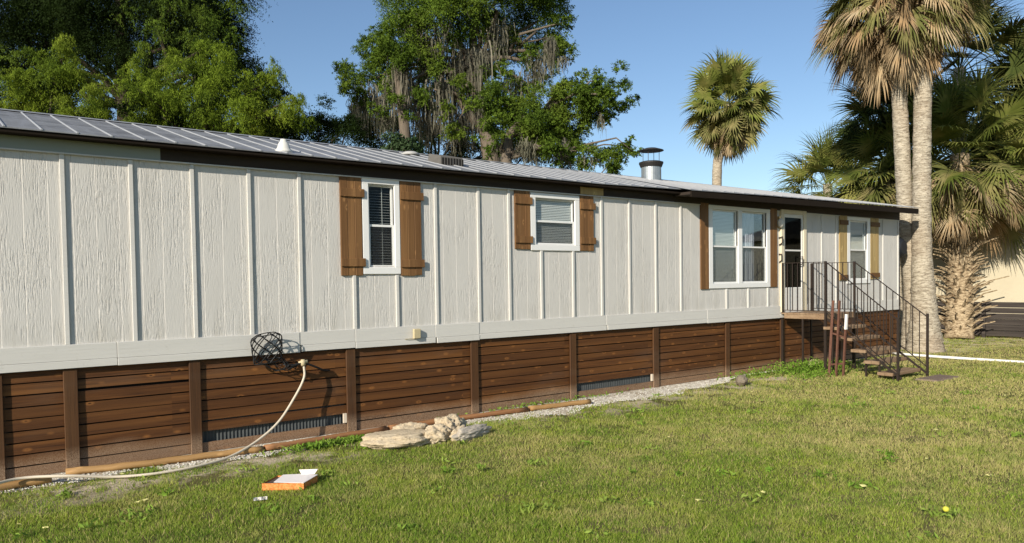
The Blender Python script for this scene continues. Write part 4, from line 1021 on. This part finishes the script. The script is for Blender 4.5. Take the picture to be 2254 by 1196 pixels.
# ================================================================ PALMS
def fan(base, direc, upv, pl, R, nleaf, spread, droop, r_, Vs, As, tone, fold=.35, wid=.022, cost=.35):
    """one costapalmate fan leaf: petiole of length pl then leaflets radiating R; appended to Vs"""
    d = direc/np.linalg.norm(direc); side = np.cross(d, upv); side /= np.linalg.norm(side)+1e-9; nrm = np.cross(side, d)
    # petiole
    P = []; g_ = np.array([0, 0, -1.])
    for j in range(5):
        t = j/4; P.append(base+d*pl*t+g_*droop*.35*pl*t*t)
    tip = P[-1]; dd = P[-1]-P[-2]; dd /= np.linalg.norm(dd)
    side = np.cross(dd, upv); side /= np.linalg.norm(side)+1e-9; nrm = np.cross(side, dd)
    for j in range(4):
        w0 = .018
        Vs.append(np.array([P[j]-side*w0, P[j]+side*w0, P[j+1]+side*w0, P[j+1]-side*w0])); As.append(np.full(4, tone))
    th = np.linspace(-spread, spread, nleaf)+r_.normal(0, .03, nleaf)
    for a in th:
        o = tip+dd*R*cost*math.cos(a)*.8*max(0, 1-abs(a)/spread)
        dr = dd*math.cos(a)+side*math.sin(a)+nrm*fold*abs(math.sin(a))*.5
        dr /= np.linalg.norm(dr)
        Ln = R*(1-.28*abs(a)/spread)*r_.uniform(.85, 1.1)
        pr = o; ws = np.cross(dr, nrm); ws /= np.linalg.norm(ws)+1e-9
        K = 4; pw = wid*.5; tn = np.clip(tone+r_.normal(0, .12), 0, 1)
        dcur = dr.copy()
        for j in range(K):
            t = (j+1)/K
            dcur = dcur+g_*droop*(.16+.55*t*t)*(.7+.6*r_.random()); dcur /= np.linalg.norm(dcur)
            q = pr+dcur*Ln/K; w = wid*(1.15 if j == 0 else 1-.95*t**1.5)
            Vs.append(np.array([pr-ws*pw, pr+ws*pw, q+ws*w, q-ws*w])); As.append(np.full(4, tn)); pr = q; pw = w
def palm_crown(parent, name, mat, top, n, el0, el1, pl, R, droop, seed, nleaf=26, spread=1.9, azs=None, wid=.022, cost=.35, rj=.5):
    r_ = np.random.default_rng(seed); Vs = []; As = []
    for i in range(n):
        az = i*2.39996+r_.normal(0, .2) if azs is None else r_.uniform(*azs)
        t = (i+.5)/n; el = math.radians(el0+(el1-el0)*t+r_.normal(0, 5))
        d = np.array([math.cos(az)*math.cos(el), math.sin(az)*math.cos(el), math.sin(el)])
        upv = np.array([0, 0, 1.]) if abs(d[2]) < .93 else np.array([math.cos(az), math.sin(az), .2])
        upv = upv+r_.normal(0, rj, 3)
        b = np.array(top)+np.array([0, 0, -.35*t])+d*.12
        fan(b, d, upv, pl*r_.uniform(.75, 1.15), R*r_.uniform(.85, 1.12), nleaf, spread, droop*r_.uniform(.7, 1.4)*(1 if el > -.3 else .6), r_, Vs, As, r_.random(), wid=wid, cost=cost)
    V = np.concatenate(Vs); A = np.concatenate(As)
    return npmesh(name, V, np.arange(len(V)).reshape(-1, 4), mat, parent, A)
def trunk(parent, pts, rr, mat='palm_bark', n=20):
    P = smooth_path(pts, 14); R_ = np.interp(np.linspace(0, 1, len(P)), np.linspace(0, 1, len(rr)), rr)
    R_ = [r*(1+.03*math.sin(i*2.9)+.02*math.sin(i*1.3)) for i, r in enumerate(R_)]
    return MB().tube(P, R_, n).build('trunk', mat, parent, smooth=True)

# twin tall palms at the far end
pl_ = onZ(2000, 769)   # left trunk base
pL = thing('palm_tree', (18.95, .20, 0), 'left one of the two tall pale palm trunks at the right end of the home', 'palm tree', 'sabal palms')
dL = 18.2
topL = at(1964, -62, dL)
trunk(pL, [(18.95, .20, -.05), at(2008, 640, dL), at(1993, 470, dL), at(1984, 300, dL), at(1975, 130, dL), topL], [.23, .195, .185, .18, .17, .16])
palm_crown(pL, 'crown', 'palm_green', topL, 34, 85, -5, 1.15, .95, .22, 71)
palm_crown(pL, 'lower_fronds', 'palm_olive', topL-(0, 0, .25), 46, 0, -45, 1.1, 1.05, .7, 72, wid=.028, spread=1.4)
palm_crown(pL, 'dead_skirt', 'palm_dead', topL-(0, 0, .40), 110, -12, -76, 1.1, .95, .75, 73, wid=.026, spread=1.0, cost=.2, rj=.8)
pR = thing('palm_tree', (18.80, -.22, 0), 'right, thicker one of the two tall pale palm trunks, flared at its foot', 'palm tree', 'sabal palms')
dR = 17.9
topR = at(2038, -225, dR)
trunk(pR, [(18.80, -.22, -.05), at(2034, 690, dR), at(2029, 560, dR), at(2029, 400, dR), at(2031, 200, dR), topR], [.44, .30, .225, .205, .195, .18])
palm_crown(pR, 'crown', 'palm_green', topR, 34, 85, -5, 1.2, .95, .22, 75)
palm_crown(pR, 'lower_fronds', 'palm_olive', topR-(0, 0, .25), 50, 0, -45, 1.3, 1.15, .7, 76, wid=.028, spread=1.4)
palm_crown(pR, 'dead_skirt', 'palm_dead', topR-(0, 0, .4), 90, -12, -75, 1.15, 1.0, .7, 77, wid=.026, spread=1.0, cost=.2, rj=.8)
# single dead frond hanging on the right trunk
Vs = []; As = []; r_ = np.random.default_rng(5)
fan(at(2052, 70, dR-.2), np.array([.1, -.1, -1.]), np.array([1., -.3, 0]), .12, .62, 30, .5, .1, r_, Vs, As, .8)
npmesh('hanging_frond', np.concatenate(Vs), np.arange(len(Vs)*4).reshape(-1, 4), 'palm_dead', pR, np.concatenate(As))

# young palm with boots
bb = np.array([23.1, .72, 0]); dB_ = 21.6
pB = thing('palm_tree', bb, 'shorter palm right of the twin trunks with criss-cross leaf stubs on its trunk', 'palm tree', 'sabal palms')
topB = at(2112, 340, dB_)
tr_pts = [bb-(0, 0, .05), at(2112, 660, dB_), at(2114, 560, dB_), at(2114, 460, dB_), topB]
trunk(pB, tr_pts, [.38, .34, .30, .28, .25], 'palm_boot')
m = MB(); zz = 0; cp_ = smooth_path(tr_pts, 14); zs = [p[2] for p in cp_]
for i in range(135):
    z = .10+i*.030; 
    if z > 4.1: break
    c_ = np.array([np.interp(z, zs, [p[q] for p in cp_]) for q in range(3)])
    a = i*2.39996; o_ = np.array([math.cos(a), math.sin(a), 0]); sd_ = np.array([-o_[1], o_[0], 0])
    rad = np.interp(z, [0, 4.2], [.34, .25]); ln_ = random.uniform(.30, .75) if i % 3 else random.uniform(.6, 1.0)
    p0 = c_+o_*rad*.85-(0, 0, .06); p1 = p0+o_*ln_*.25+np.array([0, 0, ln_*.30]); p2 = p0+o_*ln_*.7+np.array([0, 0, ln_*.62]); p3 = p0+o_*ln_*1.15+np.array([0, 0, ln_*.80])
    for pr in (-1, 1):
        L2 = ln_*random.uniform(.7, 1.1)*(1 if pr > 0 else .75)
        q0 = p0+sd_*.03*pr; q1 = q0+o_*.09*L2+sd_*pr*.16*L2+np.array([0, 0, .26*L2]); q2 = q1+o_*.30*L2+sd_*pr*.10*L2+np.array([0, 0, .26*L2]); q3 = q2+o_*.45*L2+sd_*pr*.06*L2+np.array([0, 0, .12*L2])
        nn_ = np.array([0, 0, .025])
        for (u0, u1, w0, w1) in ((q0, q1, .07, .045), (q1, q2, .045, .018), (q2, q3, .018, .008)):
            m.add([u0-sd_*w0, u0+sd_*w0, u0+o_*.035-nn_, u1-sd_*w1, u1+sd_*w1, u1+o_*.025-nn_], [(0, 1, 4, 3), (1, 2, 5, 4), (2, 0, 3, 5)])
m.build('leaf_stub', 'palm_boot', pB)
palm_crown(pB, 'crown', 'palm_green', topB, 64, 85, -10, 1.5, 1.05, .45, 81, nleaf=26, wid=.032)
palm_crown(pB, 'lower_fronds', 'palm_olive', topB-(0, 0, .15), 56, 0, -36, 1.4, 1.05, .75, 82, nleaf=26, wid=.032)
palm_crown(pB, 'dead_skirt', 'palm_dead', topB-(0, 0, .25), 60, -14, -62, 1.35, .95, .5, 83, spread=1.2, wid=.028, cost=.2)
# more palms behind it
def back_palm(x, y, d, bx, label, mat='palm_dark', n=44, R=1.15, pl=1.6, seed=90, el1=-40, tr=.2, skirt=0, low=None):
    b_ = ground_at(bx, y, d); p = thing('palm_tree', b_, label, 'palm tree', 'sabal palms'); tp = at(x, y, d)
    trunk(p, [b_, b_*.5+tp*.5+np.array([.05, 0, 0]), tp], [tr*1.15, tr, tr*.9])
    palm_crown(p, 'crown', mat, tp, int(n*1.45), 85, el1, pl, R, .4, seed, nleaf=26, wid=.032)
    if low: palm_crown(p, 'lower_fronds', low, tp-(0, 0, .3), 44, -5, -50, pl*.9, R, .7, seed+1, nleaf=26, wid=.032)
    if skirt: palm_crown(p, 'dead_skirt', 'palm_dead', tp-(0, 0, .4), skirt, -35, -80, .8, .8, .5, seed+2, spread=1.2, wid=.028, cost=.2)
    return p
back_palm(2112, 150, 24, 2115, 'dark shaded palm crown behind the twin trunks, upper of the dense right group', n=46, R=1.25, pl=1.7, seed=91)
back_palm(1962, 255, 23, 1975, 'dark palm crown left of the twin trunks over the end of the roof', n=34, R=1.1, pl=.9, seed=94, el1=-25)
back_palm(2285, 215, 24.0, 2310, 'palm crown cut off by the right edge of the picture', 'palm_dark', 44, 1.2, 1.5, 97, low='palm_green')
back_palm(2262, 340, 24.4, 2320, 'lower green palm at the right edge with drooping leaves', 'palm_green', 40, 1.1, 1.2, 101, low='palm_olive')
back_palm(1955, 365, 22.5, 1965, 'bushy green palm between the roof end and the left tall trunk', 'palm_green', 36, 1.05, .95, 104, low='palm_olive', skirt=14)
back_palm(1822, 405, 30, 1822, 'low green palm head peeping over the roof right of the lone palm', 'palm_green', 34, 1.2, 1.1, 107, el1=-10)
# lone distant palm
b_ = ground_at(1578, 400, 36)
pD = thing('palm_tree', b_, 'lone palm with a round shaggy crown standing alone against the sky', 'palm tree', 'sabal palms')
tpD = at(1603, 232, 36)
trunk(pD, [b_, at(1578, 400, 36), at(1585, 330, 36), tpD], [.26, .23, .21, .19])
palm_crown(pD, 'crown', 'palm_green', tpD+(0, 0, .40), 60, 88, -20, 1.15, 1.1, .35, 111, nleaf=20, wid=.052, rj=1.)
palm_crown(pD, 'inner_fronds', 'palm_green', tpD+(0, 0, .3), 26, 85, -60, .55, .9, .4, 115, nleaf=20, wid=.05, rj=1.)
palm_crown(pD, 'lower_fronds', 'palm_olive', tpD, 44, -5, -65, 1.1, 1.0, .55, 112, nleaf=20, wid=.052, rj=1.)
palm_crown(pD, 'dead_skirt', 'palm_dead', tpD-(0, 0, .2), 26, -50, -80, 1.0, .9, .4, 113, spread=1.0, wid=.034)
# hanging dead frond at right edge
Vs = []; As = []
q_ = at(2222, 428, 20)
for dx in (-.12, .1, .3): fan(q_+np.array([dx, 0, .05]), np.array([.3, -.1, -1.]), np.array([1., -.4, .2]), .12, .75, 26, .75, .25, r_, Vs, As, .5, wid=.028)
Vs.append(np.array([q_, q_+np.array([0, 0, .03]), q_+np.array([.9, .2, .75]), q_+np.array([.9, .2, .72])])); As.append(np.full(4, .3))
pH = bpy.data.objects['palm_tree.006'] if 'palm_tree.006' in bpy.data.objects else pB
npmesh('hanging_frond', np.concatenate(Vs), np.arange(len(Vs)*4).reshape(-1, 4), 'palm_dead', pH, np.concatenate(As))
# broad leafy tree behind the palms closing the gaps at the right
Rb = px_clumps([(2140, 330, 60), (2200, 390, 60), (2080, 400, 50), (2260, 300, 80), (2180, 450, 50), (2260, 430, 60), (2090, 470, 40), (1990, 400, 40)], 33, .8, 12)
tr_ = thing('tree', ground_at(2180, 400, 33), 'dark leafy tree filling the gaps behind the right hand palms', 'tree')
foliage('crown', 'leaf_dark', tr_, Rb, 560, .10, .05, .2, .5, 12, 121, .3)
gg = ground_at(2180, 400, 33); limbs('trunk', 'bark_dark', tr_, [gg, gg+(0, 0, 3), gg+(0, 0, 6)], [.3, .22, .1], [c for c, r in Rb], .08)

# ================================================================ NEIGHBOUR: FENCE AND BUILDING
fe = thing('fence', (23.9, -1, 0), 'low dark weathered horizontal board fence behind the stub-covered palm', 'fence')
FX = 24.0
for j, y in enumerate((3.6, 1.95, .35, -1.25, -2.85)):
    MB().box(FX-.09, FX-.01, y, y+.09, -.03, 1.06).build('fence_post', 'grey_fence_wood', fe, bevel=.004)
m = MB()
for i in range(6):
    z = .05+i*.165
    m.box(FX, FX+.022, -4.4, 5.0, z, z+.150+random.uniform(-.004, .004))
m.build('fence_board', 'grey_fence_wood', fe)
nb = thing('neighbour_building', (27, 0, 0), 'cream stucco building wall behind the fence at the right edge', 'building')
MB().box(25.1, 33, -9, 8, 0, 3.3).build('wall', 'neighbour_stucco', nb)
rr_ = MB(); rr_.add([(24.7, -9.4, 3.25), (33.5, -9.4, 3.25), (33.5, 8.4, 3.25), (24.7, 8.4, 3.25), (24.7, -9.4, 3.40), (33.5, -9.4, 3.40), (33.5, 8.4, 3.40), (24.7, 8.4, 3.40), (30.3, -9.4, 4.6), (30.3, 8.4, 4.6)],
                [(0, 3, 2, 1), (0, 4, 7, 3), (1, 2, 6, 5), (0, 1, 5, 8, 4), (3, 7, 9, 6, 2), (4, 8, 9, 7), (5, 6, 9, 8)]); rr_.build('roof', 'vent_grey', nb)

# weeds by the steps
def weeds(c, n, R, h, seed):
    r_ = np.random.default_rng(seed)
    p = np.array(c)+np.stack([r_.normal(0, R[0], n), r_.normal(0, R[1], n), r_.random(n)**1.5*h], 1)
    D = r_.normal(0, 1, (n, 3)); D[:, 2] += .6
    return diamonds(p, D, r_.normal(0, 1, (n, 3)), np.full(n, .06), np.full(n, .02))
V = np.concatenate([weeds((12.9, -.55, 0), 1500, (.5, .16), .22, 1), weeds((13.7, -.6, 0), 900, (.35, .25), .18, 2), weeds((12.6, -1.1, 0), 700, (.4, .15), .10, 3), weeds((12.0, -.25, 0), 500, (.5, .08), .12, 4), weeds((7.0, -.07, 0), 260, (.8, .03), .06, 5), weeds((3.5, -.52, 0), 700, (.35, .05), .05, 6)])
n_ = 150; th = rng.uniform(math.radians(-5), math.radians(74), n_); rr_w = 4.6*np.exp(rng.random(n_)*math.log(18/4.6))
wx = rr_w*np.sin(th); wy = -CD+rr_w*np.cos(th); ok = (wy < -.5) & ((wx < 13) | (wy < -3)); ros = []
for q in range(n_):
    if ok[q]: ros.append(weeds((wx[q], wy[q], .005), int(rng.integers(8, 30)), (rng.uniform(.02, .07),)*2, .045, 100+q))
V = np.concatenate([V]+ros)
o = npmesh('weeds', V, np.arange(len(V)).reshape(-1, 4), 'leaf_weed', attr=np.repeat(rng.random(len(V)//4), 4)); tag(o, 'low green weeds growing round the foot of the steps and skirting', 'weeds', kind='stuff')

for o in bpy.data.objects:
    if '_o' in o: del o['_o']
